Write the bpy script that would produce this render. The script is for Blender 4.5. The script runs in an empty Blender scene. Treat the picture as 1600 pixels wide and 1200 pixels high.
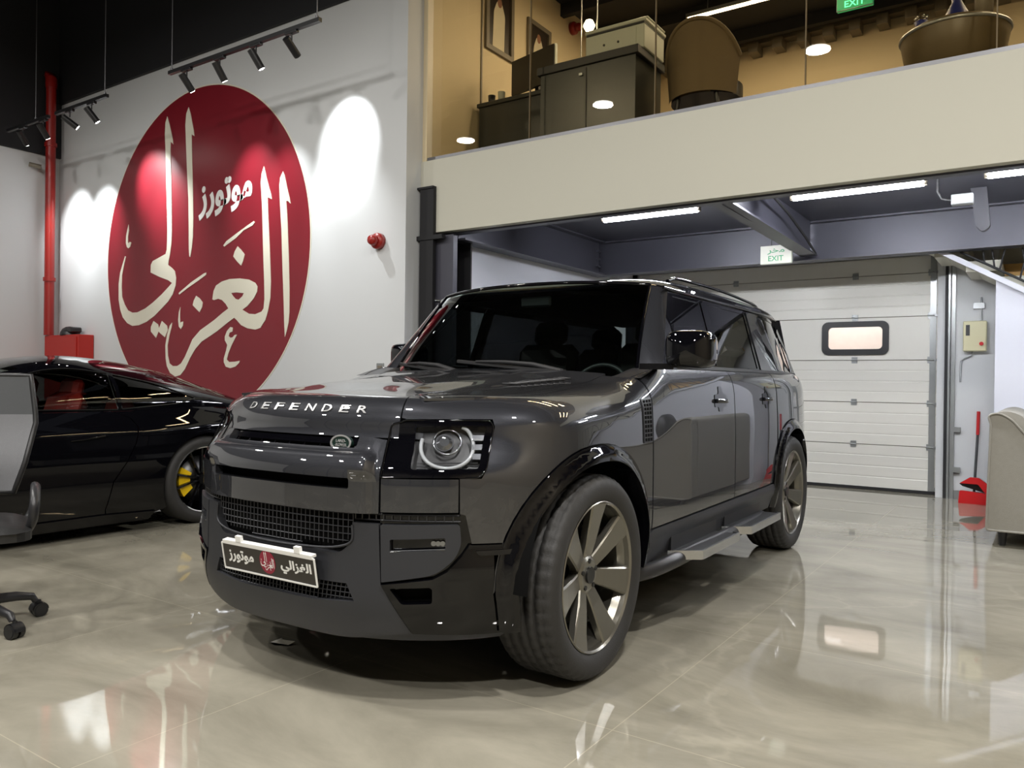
import bpy, math, random, bisect
from math import sin, cos, pi, radians, hypot, atan2
from mathutils import Vector, Matrix
from mathutils.geometry import delaunay_2d_cdt
random.seed(7)
SC = bpy.context.scene
COL = SC.collection
# ---------------------------------------------------------------- camera, exposure, world
# World axes: X runs along the mezzanine front, Y away from the viewer into the hall, Z up; metres.
cam_d = bpy.data.cameras.new('camera')
cam_d.sensor_width = 36.0
cam_d.lens = 1233.66 * 36.0 / 1600.0
cam_d.clip_start = 0.05
cam = bpy.data.objects.new('camera', cam_d)
COL.objects.link(cam)
cr = Vector((0.82770968, 0.56101787, 0.01247539)); cu = Vector((-0.01234235, -0.00402564, 0.99991573)); cw = Vector((-0.56102082, 0.8277939, -0.00359222))
cam.matrix_world = Matrix(((cr.x, cu.x, -cw.x, 0), (cr.y, cu.y, -cw.y, 0), (cr.z, cu.z, -cw.z, 1.173), (0, 0, 0, 1)))
SC.camera = cam
SC.view_settings.view_transform = 'Standard'
SC.view_settings.look = 'None'
SC.view_settings.gamma = 1.0
SC.view_settings.use_curve_mapping = False
SC.view_settings.exposure = 0.9
wd = bpy.data.worlds.new('world'); SC.world = wd; wd.use_nodes = True
wd.node_tree.nodes['Background'].inputs[0].default_value = (0.75, 0.8, 0.9, 1)
wd.node_tree.nodes['Background'].inputs[1].default_value = 0.05
SC.cycles.max_bounces = 8
SC.cycles.transparent_max_bounces = 16
SC.cycles.sample_clamp_indirect = 6.0
SC.cycles.caustics_reflective = False
SC.cycles.caustics_refractive = False
SC.cycles.use_denoising = True

def area(name, loc, size, power, col=(1, 1, 1), rot=(0, 0, 0), sy=None, shape='RECTANGLE', spread=180):
    l = bpy.data.lights.new(name, 'AREA'); l.shape = shape; l.size = size
    if sy: l.size_y = sy
    l.energy = power; l.color = col; l.spread = radians(spread)
    o = bpy.data.objects.new(name, l); COL.objects.link(o); o.location = loc; o.rotation_euler = rot
    return o

# ---------------------------------------------------------------- materials
MATS = {}
def srgb(*c):
    return tuple(((v / 255) / 12.92 if v / 255 <= .04045 else ((v / 255 + .055) / 1.055) ** 2.4) for v in c) + (1,)
def mat(name, col, rough=.5, metal=0.0, coat=0.0, coat_rough=.03, coat_ior=1.5, emit=None, es=0.0, noise=0.0, nscale=8.0, bump=0.0, bscale=60.0, ior=1.5, alpha=1.0, trans=0.0, spec=0.5):
    m = bpy.data.materials.new(name); m.use_nodes = True; nt = m.node_tree
    b = nt.nodes['Principled BSDF']
    b.inputs['Base Color'].default_value = col; b.inputs['Roughness'].default_value = rough
    b.inputs['Metallic'].default_value = metal; b.inputs['IOR'].default_value = ior
    b.inputs['Coat Weight'].default_value = coat; b.inputs['Coat IOR'].default_value = coat_ior; b.inputs['Coat Roughness'].default_value = coat_rough
    b.inputs['Alpha'].default_value = alpha; b.inputs['Transmission Weight'].default_value = trans
    b.inputs['Specular IOR Level'].default_value = spec
    if emit: b.inputs['Emission Color'].default_value = emit; b.inputs['Emission Strength'].default_value = es
    tc = nt.nodes.new('ShaderNodeTexCoord')
    if noise > 0:
        n = nt.nodes.new('ShaderNodeTexNoise'); n.inputs['Scale'].default_value = nscale; n.inputs['Detail'].default_value = 6
        nt.links.new(tc.outputs['Object'], n.inputs['Vector'])
        mx = nt.nodes.new('ShaderNodeMix'); mx.data_type = 'RGBA'
        mx.inputs['A'].default_value = tuple(c * (1 - noise) for c in col[:3]) + (1,)
        mx.inputs['B'].default_value = tuple(min(1, c * (1 + noise)) for c in col[:3]) + (1,)
        nt.links.new(n.outputs['Fac'], mx.inputs['Factor']); nt.links.new(mx.outputs['Result'], b.inputs['Base Color'])
    if bump > 0:
        n2 = nt.nodes.new('ShaderNodeTexNoise'); n2.inputs['Scale'].default_value = bscale
        nt.links.new(tc.outputs['Object'], n2.inputs['Vector'])
        bp = nt.nodes.new('ShaderNodeBump'); bp.inputs['Strength'].default_value = bump; bp.inputs['Distance'].default_value = .01
        nt.links.new(n2.outputs['Fac'], bp.inputs['Height']); nt.links.new(bp.outputs['Normal'], b.inputs['Normal'])
    MATS[name] = m
    return m
def emis(name, col, s):
    m = bpy.data.materials.new(name); m.use_nodes = True; nt = m.node_tree
    nt.nodes.remove(nt.nodes['Principled BSDF']); e = nt.nodes.new('ShaderNodeEmission')
    e.inputs[0].default_value = col; e.inputs[1].default_value = s
    nt.links.new(e.outputs[0], nt.nodes['Material Output'].inputs[0]); MATS[name] = m
    return m
def glass(name, tint, ior=1.5, rough=0.0, refl=(1, 1, 1, 1)):
    m = bpy.data.materials.new(name); m.use_nodes = True; nt = m.node_tree
    nt.nodes.remove(nt.nodes['Principled BSDF'])
    t = nt.nodes.new('ShaderNodeBsdfTransparent'); t.inputs[0].default_value = tint
    g = nt.nodes.new('ShaderNodeBsdfGlossy'); g.inputs['Roughness'].default_value = rough; g.inputs[0].default_value = refl
    f = nt.nodes.new('ShaderNodeFresnel'); f.inputs[0].default_value = ior
    x = nt.nodes.new('ShaderNodeMixShader')
    ge = nt.nodes.new('ShaderNodeNewGeometry'); iv = nt.nodes.new('ShaderNodeMath'); iv.operation = 'SUBTRACT'; iv.inputs[0].default_value = 1.0; nt.links.new(ge.outputs['Backfacing'], iv.inputs[1])
    mu = nt.nodes.new('ShaderNodeMath'); mu.operation = 'MULTIPLY'; nt.links.new(f.outputs[0], mu.inputs[0]); nt.links.new(iv.outputs[0], mu.inputs[1])
    nt.links.new(mu.outputs[0], x.inputs[0]); nt.links.new(t.outputs[0], x.inputs[1]); nt.links.new(g.outputs[0], x.inputs[2])
    nt.links.new(x.outputs[0], nt.nodes['Material Output'].inputs[0]); MATS[name] = m
    return m

mat('paint', srgb(45, 46, 50), rough=.38, metal=.35, spec=.05, coat=1.0, coat_rough=.01, coat_ior=1.85)
mat('satin_grey', srgb(56, 57, 61), rough=.45, metal=.4)
mat('gloss_black', (.002, .002, .003, 1), rough=.12, spec=.0, coat=1.0, coat_rough=.01)
mat('black_paint', (.002, .002, .003, 1), rough=.12, spec=.0, coat=1.0, coat_rough=.015)
mat('matte_black', (.010, .010, .011, 1), rough=.6)
mat('trim_black', (.018, .018, .020, 1), rough=.38)
mat('void_black', (.003, .003, .003, 1), rough=.9, spec=.1)
mat('rubber', (.022, .021, .020, 1), rough=.62, bump=.15, bscale=220)
mat('rim_bronze', srgb(132, 129, 120), rough=.30, metal=.85, coat=.4)
mat('rim_dark', srgb(60, 60, 60), rough=.35, metal=.8)
mat('chrome', (.85, .85, .86, 1), rough=.08, metal=1.0)
mat('brushed', srgb(190, 192, 194), rough=.25, metal=.9)
mat('steel_dull', srgb(120, 120, 122), rough=.4, metal=.8)
mat('lamp_reflector', srgb(150, 152, 155), rough=.15, metal=.9)
mat('drl', srgb(165, 168, 170), rough=.2, coat=1)
mat('letter_chrome', srgb(205, 205, 205), rough=.22, metal=.7)
mat('white_paint_mark', srgb(235, 235, 232), rough=.4)
mat('plate_black', srgb(42, 38, 34), rough=.35)
mat('plate_red', srgb(140, 18, 50), rough=.4)
mat('badge_green', srgb(18, 40, 34), rough=.2, coat=1)
mat('caliper_yellow', srgb(225, 185, 0), rough=.35, coat=.5)
mat('brake_disc', srgb(90, 90, 90), rough=.35, metal=1)
mat('red_leather', srgb(150, 30, 18), rough=.5)
mat('black_leather', (.012, .012, .012, 1), rough=.45, bump=.1)
mat('tan_trim', srgb(165, 140, 75), rough=.5)
mat('white_wall', srgb(205, 207, 208), rough=.62, noise=.015, nscale=1.2)
mat('fascia_white', srgb(198, 196, 182), rough=.6, noise=.012, nscale=.8)
mat('dark_glazing', (.006, .007, .010, 1), rough=.05)
mat('cool_white', srgb(208, 210, 219), rough=.6)
mat('emblem_red', srgb(122, 20, 34), rough=.38, noise=.03, nscale=1)
mat('emblem_cream', srgb(222, 218, 200), rough=.42)
mat('ceiling_black', (.010, .010, .012, 1), rough=.7)
mat('steel_beam', srgb(72, 72, 82), rough=.42, metal=.2, noise=.10, nscale=3)
mat('fire_red', srgb(150, 26, 20), rough=.35, coat=.2)
mat('fire_red_box', srgb(178, 38, 30), rough=.45)
mat('door_panel', srgb(222, 220, 212), rough=.42, noise=.02, nscale=2)
mat('galvanised', srgb(165, 168, 168), rough=.35, metal=.7, noise=.1, nscale=12)
mat('control_beige', srgb(214, 208, 170), rough=.45)
mat('red_plastic', srgb(190, 20, 25), rough=.35)
mat('sofa_grey', srgb(146, 143, 134), rough=.9, noise=.08, nscale=30, bump=.3, bscale=300)
mat('mesh_grey', srgb(104, 105, 108), rough=.7, noise=.05, nscale=60, bump=.2, bscale=500)
mat('mesh_dark', srgb(66, 68, 70), rough=.7, noise=.05, nscale=60)
mat('plastic_black', (.012, .012, .013, 1), rough=.4)
mat('desk_grey', srgb(48, 51, 50), rough=.3)
mat('warm_wall', srgb(222, 206, 172), rough=.6)
mat('printer_white', srgb(190, 195, 185), rough=.45)
mat('orange', srgb(215, 130, 20), rough=.4)
mat('tan_fabric', srgb(112, 97, 72), rough=.85, noise=.06, nscale=40)
mat('frame_grey', srgb(120, 112, 98), rough=.4)
mat('photo_dark', srgb(50, 40, 32), rough=.3)
mat('robe_white', srgb(215, 205, 180), rough=.6)
mat('skin', srgb(150, 105, 80), rough=.6)
mat('paper', srgb(225, 222, 212), rough=.7)
mat('wood_round', srgb(92, 79, 54), rough=.4, noise=.25, nscale=6)
mat('blue_deco', srgb(30, 40, 110), rough=.4)
mat('sign_white', srgb(205, 208, 194), rough=.4)
mat('steel_dark', srgb(48, 48, 54), rough=.45, metal=.2)
mat('grey_wall', srgb(96, 95, 92), rough=.6)
mat('beige_wall', srgb(150, 140, 120), rough=.7)
mat('sign_green_text', srgb(30, 150, 90), rough=.4)
mat('exit_green', srgb(10, 90, 45), rough=.4, emit=(0, .35, .12, 1), es=.5)
mat('brick_tan', srgb(228, 205, 196), rough=.7, noise=.1, nscale=10)
mat('wood_amber', srgb(214, 170, 96), rough=.6)
emis('exit_green_text', (.1, 1, .35, 1), 2.0)
emis('tube_white', (.93, .95, 1, 1), 95.0)
emis('warm_tube', (1, .80, .56, 1), 14.0)
emis('disc_light', (1, .96, .88, 1), 16.0)
emis('spot_lens', (1, .98, .92, 1), 25.0)
emis('daylight_pane', (.93, .95, 1, 1), 1.0)
glass('car_glass', (.52, .60, .57, 1), 1.6)
glass('side_glass', (.10, .11, .11, 1), 1.6)
glass('coupe_glass', (.50, .52, .50, 1), 1.5)
glass('privacy_glass', (.02, .02, .022, 1), 1.6)
glass('clear_glass', (.93, .95, .93, 1), 1.5)
glass('mezz_glass', (.90, .86, .76, 1), 1.5)
glass('lens_glass', (.92, .93, .95, 1), 1.5)

def floor_material():
    m = bpy.data.materials.new('floor_tiles'); m.use_nodes = True; nt = m.node_tree; L = nt.links
    b = nt.nodes['Principled BSDF']; tc = nt.nodes.new('ShaderNodeTexCoord')
    n1 = nt.nodes.new('ShaderNodeTexNoise'); n1.inputs['Scale'].default_value = .9; n1.inputs['Detail'].default_value = 8; n1.inputs['Roughness'].default_value = .62; n1.inputs['Distortion'].default_value = .6
    mp = nt.nodes.new('ShaderNodeMapping'); mp.inputs['Rotation'].default_value = (0, 0, .5); mp.inputs['Scale'].default_value = (1, 2.2, 1)
    L.new(tc.outputs['Object'], mp.inputs[0]); L.new(mp.outputs[0], n1.inputs['Vector'])
    cr_ = nt.nodes.new('ShaderNodeValToRGB'); cr_.color_ramp.elements[0].position = .30; cr_.color_ramp.elements[0].color = srgb(122, 118, 105)
    cr_.color_ramp.elements[1].position = .72; cr_.color_ramp.elements[1].color = srgb(164, 159, 144)
    L.new(n1.outputs['Fac'], cr_.inputs[0])
    br = nt.nodes.new('ShaderNodeTexBrick'); br.offset = 0; br.inputs['Scale'].default_value = 1.0; br.inputs['Mortar Size'].default_value = .0022
    br.inputs['Brick Width'].default_value = 1.2; br.inputs['Row Height'].default_value = 1.2; br.inputs['Mortar Smooth'].default_value = .2
    L.new(tc.outputs['Object'], br.inputs['Vector'])
    n3 = nt.nodes.new('ShaderNodeTexVoronoi'); n3.feature = 'DISTANCE_TO_EDGE'; n3.inputs['Scale'].default_value = .33
    nw = nt.nodes.new('ShaderNodeTexNoise'); nw.inputs['Scale'].default_value = 1.6; nw.inputs['Detail'].default_value = 5
    L.new(tc.outputs['Object'], nw.inputs['Vector'])
    ad = nt.nodes.new('ShaderNodeVectorMath'); ad.operation = 'ADD'; L.new(tc.outputs['Object'], ad.inputs[0]); L.new(nw.outputs['Color'], ad.inputs[1]); L.new(ad.outputs[0], n3.inputs['Vector'])
    vr = nt.nodes.new('ShaderNodeMapRange'); vr.inputs['From Min'].default_value = 0; vr.inputs['From Max'].default_value = .010; vr.inputs['To Min'].default_value = .14; vr.inputs['To Max'].default_value = 0
    L.new(n3.outputs['Distance'], vr.inputs['Value'])
    m1 = nt.nodes.new('ShaderNodeMix'); m1.data_type = 'RGBA'; m1.inputs['B'].default_value = srgb(196, 190, 172)
    L.new(vr.outputs[0], m1.inputs['Factor']); L.new(cr_.outputs[0], m1.inputs['A'])
    m2 = nt.nodes.new('ShaderNodeMix'); m2.data_type = 'RGBA'; m2.inputs['B'].default_value = srgb(178, 172, 152)
    ml = nt.nodes.new('ShaderNodeMath'); ml.operation = 'MULTIPLY'; ml.inputs[1].default_value = .5
    L.new(br.outputs['Fac'], ml.inputs[0]); L.new(ml.outputs[0], m2.inputs['Factor']); L.new(m1.outputs['Result'], m2.inputs['A'])
    L.new(m2.outputs['Result'], b.inputs['Base Color'])
    n4 = nt.nodes.new('ShaderNodeTexNoise'); n4.inputs['Scale'].default_value = 5; L.new(tc.outputs['Object'], n4.inputs['Vector'])
    rr = nt.nodes.new('ShaderNodeMapRange'); rr.inputs['To Min'].default_value = .012; rr.inputs['To Max'].default_value = .05; L.new(n4.outputs['Fac'], rr.inputs['Value']); L.new(rr.outputs[0], b.inputs['Roughness'])
    b.inputs['IOR'].default_value = 1.62
    n5 = nt.nodes.new('ShaderNodeTexNoise'); n5.inputs['Scale'].default_value = 1.7; L.new(tc.outputs['Object'], n5.inputs['Vector'])
    bp = nt.nodes.new('ShaderNodeBump'); bp.inputs['Strength'].default_value = .05; bp.inputs['Distance'].default_value = .03
    L.new(n5.outputs['Fac'], bp.inputs['Height']); L.new(bp.outputs['Normal'], b.inputs['Normal'])
    MATS['floor'] = m
floor_material()

# ---------------------------------------------------------------- mesh builder
class MB:
    def __init__(s): s.v = []; s.f = []; s.n = []; s.sm = []; s.mi = []; s.cur = 0
    def add(s, vs, fs, smooth=False, normals=None):
        o = len(s.v); s.v += [tuple(p) for p in vs]; s.n += (list(normals) if normals else [(0, 0, 0)] * len(vs))
        for f in fs: s.f.append(tuple(i + o for i in f)); s.sm.append(smooth); s.mi.append(s.cur)
        return s
    def box(s, c, d, rz=0, R=None, bev=0):
        x, y, z = d[0] / 2, d[1] / 2, d[2] / 2
        if bev > 0:
            b = min(bev, x * .9, y * .9, z * .9); vs = []; 
            for sx in (-1, 1):
                for sy in (-1, 1):
                    for sz in (-1, 1):
                        vs += [(sx * x, sy * (y - b), sz * (z - b)), (sx * (x - b), sy * y, sz * (z - b)), (sx * (x - b), sy * (y - b), sz * z)]
            idx = lambda i, j, k, a: ((i * 2 + j) * 2 + k) * 3 + a
            fs = []
            for i in (0, 1):
                q = [idx(i, 0, 0, 0), idx(i, 1, 0, 0), idx(i, 1, 1, 0), idx(i, 0, 1, 0)]; fs.append(q if i else q[::-1])
                q = [idx(0, i, 0, 1), idx(0, i, 1, 1), idx(1, i, 1, 1), idx(1, i, 0, 1)]; fs.append(q if i else q[::-1])
                q = [idx(0, 0, i, 2), idx(1, 0, i, 2), idx(1, 1, i, 2), idx(0, 1, i, 2)]; fs.append(q if i else q[::-1])
            def o_(q, ctr):
                a, b_, c_ = Vector(vs[q[0]]), Vector(vs[q[1]]), Vector(vs[q[2]])
                return q if (b_ - a).cross(c_ - a).dot(ctr) > 0 else q[::-1]
            for j in (0, 1):
                for k in (0, 1):
                    fs.append(o_([idx(0, j, k, 1), idx(1, j, k, 1), idx(1, j, k, 2), idx(0, j, k, 2)], Vector((0, j * 2 - 1, k * 2 - 1))))
                    fs.append(o_([idx(j, 0, k, 0), idx(j, 1, k, 0), idx(j, 1, k, 2), idx(j, 0, k, 2)], Vector((j * 2 - 1, 0, k * 2 - 1))))
                    fs.append(o_([idx(j, k, 0, 0), idx(j, k, 1, 0), idx(j, k, 1, 1), idx(j, k, 0, 1)], Vector((j * 2 - 1, k * 2 - 1, 0))))
                    for i in (0, 1): fs.append(o_([idx(i, j, k, 0), idx(i, j, k, 1), idx(i, j, k, 2)], Vector((i * 2 - 1, j * 2 - 1, k * 2 - 1))))
        else:
            vs = [(-x, -y, -z), (x, -y, -z), (x, y, -z), (-x, y, -z), (-x, -y, z), (x, -y, z), (x, y, z), (-x, y, z)]
            fs = [(3, 2, 1, 0), (4, 5, 6, 7), (0, 1, 5, 4), (1, 2, 6, 5), (2, 3, 7, 6), (3, 0, 4, 7)]
        M_ = (R.to_4x4() if R else Matrix.Rotation(rz, 4, 'Z'))
        return s.add([Vector(c) + M_ @ Vector(p) for p in vs], fs)
    def box2(s, a, b, bev=0):
        return s.box([(p + q) / 2 for p, q in zip(a, b)], [abs(q - p) for p, q in zip(a, b)], bev=bev)
    def tube(s, path, r, n=10, closed=False, caps=True, flat=1.0):
        P = [Vector(p) for p in path]; N = len(P); rs = r if isinstance(r, (list, tuple)) else [r] * N
        vs = []; up = None
        for i in range(N):
            a = P[(i - 1) % N] if (closed or i) else P[0]; b = P[(i + 1) % N] if (closed or i < N - 1) else P[-1]
            t = (b - a).normalized()
            if up is None: up = Vector((0, 0, 1)) if abs(t.z) < .9 else Vector((1, 0, 0))
            u = t.cross(up)
            u = u.normalized() if u.length > 1e-5 else t.orthogonal().normalized()
            w = u.cross(t).normalized(); up = w
            for k in range(n):
                an = 2 * pi * k / n; vs.append(P[i] + (u * cos(an) + w * sin(an) * flat) * rs[i])
        fs = []
        for i in range(N if closed else N - 1):
            for k in range(n):
                a = i * n + k; b = i * n + (k + 1) % n; c = ((i + 1) % N) * n + (k + 1) % n; d = ((i + 1) % N) * n + k
                fs.append((a, d, c, b))
        s.add(vs, fs, smooth=n > 5)
        if caps and not closed:
            s.add(vs[:n], [tuple(range(n))]); s.add(vs[-n:], [tuple(range(n))[::-1]])
        return s
    def lathe(s, prof, c=(0, 0, 0), axis='Z', n=32, a0=0, a1=2 * pi, smooth=True, sharp=True):
        full = abs(a1 - a0 - 2 * pi) < 1e-6; cnt = n if full else n + 1
        def pt(r, h, an):
            if axis == 'Z': q = (r * cos(an), r * sin(an), h)
            elif axis == 'Y': q = (r * cos(an), h, -r * sin(an))
            else: q = (h, r * cos(an), r * sin(an))
            return (q[0] + c[0], q[1] + c[1], q[2] + c[2])
        for (r0, h0), (r1, h1) in zip(prof, prof[1:]):
            vs = []
            for k in range(cnt):
                an = a0 + (a1 - a0) * k / n; vs += [pt(r0, h0, an), pt(r1, h1, an)]
            fs = []
            for k in range(n):
                j = (k + 1) % cnt; fs.append((2 * k, 2 * j, 2 * j + 1, 2 * k + 1))
            s.add(vs, fs, smooth=smooth)
        return s
    def lathe_s(s, prof, c=(0, 0, 0), axis='Z', n=32):
        vs = []; m = len(prof)
        for k in range(n):
            an = 2 * pi * k / n
            for r, h in prof:
                q = {'Z': (r * cos(an), r * sin(an), h), 'Y': (r * cos(an), h, -r * sin(an)), 'X': (h, r * cos(an), r * sin(an))}[axis]
                vs.append((q[0] + c[0], q[1] + c[1], q[2] + c[2]))
        fs = [(k * m + i, ((k + 1) % n) * m + i, ((k + 1) % n) * m + i + 1, k * m + i + 1) for k in range(n) for i in range(m - 1)]
        return s.add(vs, fs, smooth=True)
    def cyl(s, a, b, r, n=16, r2=None):
        a = Vector(a); b = Vector(b); t = (b - a).normalized(); u = t.orthogonal().normalized(); w = t.cross(u); r2 = r if r2 is None else r2
        A = [a + (u * cos(2 * pi * k / n) + w * sin(2 * pi * k / n)) * r for k in range(n)]
        B = [b + (u * cos(2 * pi * k / n) + w * sin(2 * pi * k / n)) * r2 for k in range(n)]
        s.add(A + B, [(k, (k + 1) % n, n + (k + 1) % n, n + k) for k in range(n)], smooth=True)
        s.add(A, [tuple(range(n))[::-1]]); s.add(B, [tuple(range(n))]); return s
    def prism(s, poly, f0, f1, holes=()):
        """poly: 2-D outline; f0/f1 map 2-D -> 3-D for the back and the front face."""
        vs, fs = tri2d(poly, holes)
        s.add([f1(*p) for p in vs], fs); s.add([f0(*p) for p in vs], [f[::-1] for f in fs])
        for lp in [poly] + list(holes):
            n = len(lp)
            ccw = sum(lp[i][0] * lp[(i + 1) % n][1] - lp[(i + 1) % n][0] * lp[i][1] for i in range(n)) > 0
            if (lp is not poly): ccw = not ccw
            q = lp if ccw else lp[::-1]
            for i in range(n):
                a, b = q[i], q[(i + 1) % n]
                s.add([f0(*a), f0(*b), f1(*b), f1(*a)], [(0, 1, 2, 3)])
        return s
    def grid(s, F, nu, nv, u0=0, u1=1, v0=0, v1=1, flip=False, closed_u=False):
        vs = [F(u0 + (u1 - u0) * i / nu, v0 + (v1 - v0) * j / nv) for i in range(nu + 1) for j in range(nv + 1)]
        fs = [(i * (nv + 1) + j, (i + 1) * (nv + 1) + j, (i + 1) * (nv + 1) + j + 1, i * (nv + 1) + j + 1) for i in range(nu) for j in range(nv)]
        if flip: fs = [f[::-1] for f in fs]
        return s.add(vs, fs, smooth=True)
    def merge(s, o, M_=None):
        s.add([M_ @ Vector(p) for p in o.v] if M_ else o.v, [], False, [tuple((M_.to_3x3() @ Vector(q))) for q in o.n] if M_ else o.n)
        k = len(s.v) - len(o.v)
        for f, sm, mi in zip(o.f, o.sm, o.mi): s.f.append(tuple(i + k for i in f)); s.sm.append(sm); s.mi.append(mi)
        return s
    def mirrored(s):
        r = MB(); r.v = [(x, -y, z) for x, y, z in s.v]; r.n = [(a, -b, c) for a, b, c in s.n]
        r.f = [f[::-1] for f in s.f]; r.sm = list(s.sm); r.mi = list(s.mi); return r
    def build(s, name, m, parent=None, loc=None, rz=0):
        me = bpy.data.meshes.new(name); me.from_pydata([tuple(p) for p in s.v], [], s.f)
        for mm in (m if isinstance(m, (list, tuple)) else [m]): me.materials.append(MATS[mm])
        me.polygons.foreach_set('use_smooth', s.sm); me.polygons.foreach_set('material_index', s.mi)
        if any(q != (0, 0, 0) for q in s.n): me.normals_split_custom_set_from_vertices([tuple(q) for q in s.n])
        me.update()
        o = bpy.data.objects.new(name, me); COL.objects.link(o)
        if parent: o.parent = parent
        if loc: o.location = loc
        if rz: o.rotation_euler = (0, 0, rz)
        return o

def inside(p, poly):
    x, y = p; c = False; n = len(poly); j = n - 1
    for i in range(n):
        xi, yi = poly[i]; xj, yj = poly[j]
        if (yi > y) != (yj > y) and x < (xj - xi) * (y - yi) / (yj - yi) + xi: c = not c
        j = i
    return c
def tri2d(poly, holes=(), step=None):
    loops = [list(poly)] + [list(h_) for h_ in holes]
    if step:
        L2 = []
        for lp in loops:
            q = []
            for i in range(len(lp)):
                a, b = lp[i], lp[(i + 1) % len(lp)]; k = max(1, int(math.ceil(math.dist(a, b) / step)))
                for t in range(k): q.append((a[0] + (b[0] - a[0]) * t / k, a[1] + (b[1] - a[1]) * t / k))
            L2.append(q)
        loops = L2
    pts = []; ed = []
    for lp in loops:
        o = len(pts); pts += lp; ed += [(o + i, o + (i + 1) % len(lp)) for i in range(len(lp))]
    if step:
        xs = [p[0] for p in loops[0]]; ys = [p[1] for p in loops[0]]; B = list(pts); cell = {}
        for p in B: cell.setdefault((int(p[0] // step), int(p[1] // step)), []).append(p)
        x = min(xs) + step * .5
        while x < max(xs):
            y = min(ys) + step * .5
            while y < max(ys):
                if inside((x, y), loops[0]) and not any(inside((x, y), h_) for h_ in loops[1:]):
                    ci, cj = int(x // step), int(y // step)
                    if all(math.dist((x, y), q) > step * .55 for i in (-1, 0, 1) for j in (-1, 0, 1) for q in cell.get((ci + i, cj + j), ())): pts.append((x, y))
                y += step
            x += step
    r = delaunay_2d_cdt([Vector(p) for p in pts], ed, [], 0, 1e-6)
    V = [(p.x, p.y) for p in r[0]]; F = []
    for f in r[2]:
        cx = sum(V[i][0] for i in f) / len(f); cy = sum(V[i][1] for i in f) / len(f)
        if inside((cx, cy), loops[0]) and not any(inside((cx, cy), h_) for h_ in loops[1:]):
            a = 0
            for i in range(len(f)): p, q = V[f[i]], V[f[(i + 1) % len(f)]]; a += p[0] * q[1] - q[0] * p[1]
            F.append(tuple(f) if a > 0 else tuple(f)[::-1])
    return V, F
def panel(poly, F, step=.035, holes=(), off=0.0, edge=.014, sign=1, mb=None):
    """a curved sheet: 2-D outline mapped through F, true surface normals, a turned-in rim"""
    mb = mb or MB(); V, T = tri2d(poly, holes, step); e = 2e-3
    def nrm(a, b):
        A = Vector(F(a + e, b)) - Vector(F(a - e, b)); B = Vector(F(a, b + e)) - Vector(F(a, b - e)); n = A.cross(B)
        return n.normalized() * sign if n.length > 1e-12 else Vector((0, 0, 1))
    N = [nrm(*p) for p in V]; P = []
    for p, n in zip(V, N):
        o = off(*p) if callable(off) else off
        P.append(Vector(F(*p)) + n * o)
    if callable(off):
        def F2(a, b): return Vector(F(a, b)) + nrm(a, b) * off(a, b)
        N2 = []
        for (a, b) in V:
            A = F2(a + e, b) - F2(a - e, b); B = F2(a, b + e) - F2(a, b - e); N2.append(A.cross(B).normalized() * sign)
        N = N2
    if sign < 0: T = [t[::-1] for t in T]
    mb.add(P, T, True, [tuple(n) for n in N])
    if edge:
        cnt = {}
        for t in T:
            for i in range(len(t)): a, b = t[i], t[(i + 1) % len(t)]; cnt[(a, b)] = 1
        for (a, b) in list(cnt):
            if (b, a) not in cnt: mb.add([P[a], P[b], P[b] - N[b] * edge, P[a] - N[a] * edge], [(1, 0, 3, 2)])
    return mb
def rrect(x0, y0, x1, y1, r, n=5, rs=None):
    rs = rs or (r, r, r, r); out = []
    for (cx, cy, a0, rr) in ((x1 - rs[0], y1 - rs[0], 0, rs[0]), (x0 + rs[1], y1 - rs[1], 90, rs[1]), (x0 + rs[2], y0 + rs[2], 180, rs[2]), (x1 - rs[3], y0 + rs[3], 270, rs[3])):
        if rr < 1e-5: out.append((cx, cy)); continue
        for k in range(n + 1): a = radians(a0 + 90 * k / n); out.append((cx + rr * cos(a), cy + rr * sin(a)))
    return out
def roundpoly(pts, r, n=4):
    """pts: (x, y) or (x, y, radius)"""
    out = []; N = len(pts)
    for i in range(N):
        p = Vector(pts[i][:2]); rr = pts[i][2] if len(pts[i]) > 2 else r
        a = Vector(pts[i - 1][:2]) - p; b = Vector(pts[(i + 1) % N][:2]) - p
        d = min(rr, a.length * .45, b.length * .45)
        if d < 1e-4: out.append(tuple(p)); continue
        A = p + a.normalized() * d; B = p + b.normalized() * d
        for k in range(n + 1):
            t = k / n; q = A * (1 - t) ** 2 + p * 2 * t * (1 - t) + B * t * t; out.append((q.x, q.y))
    return out

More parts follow.
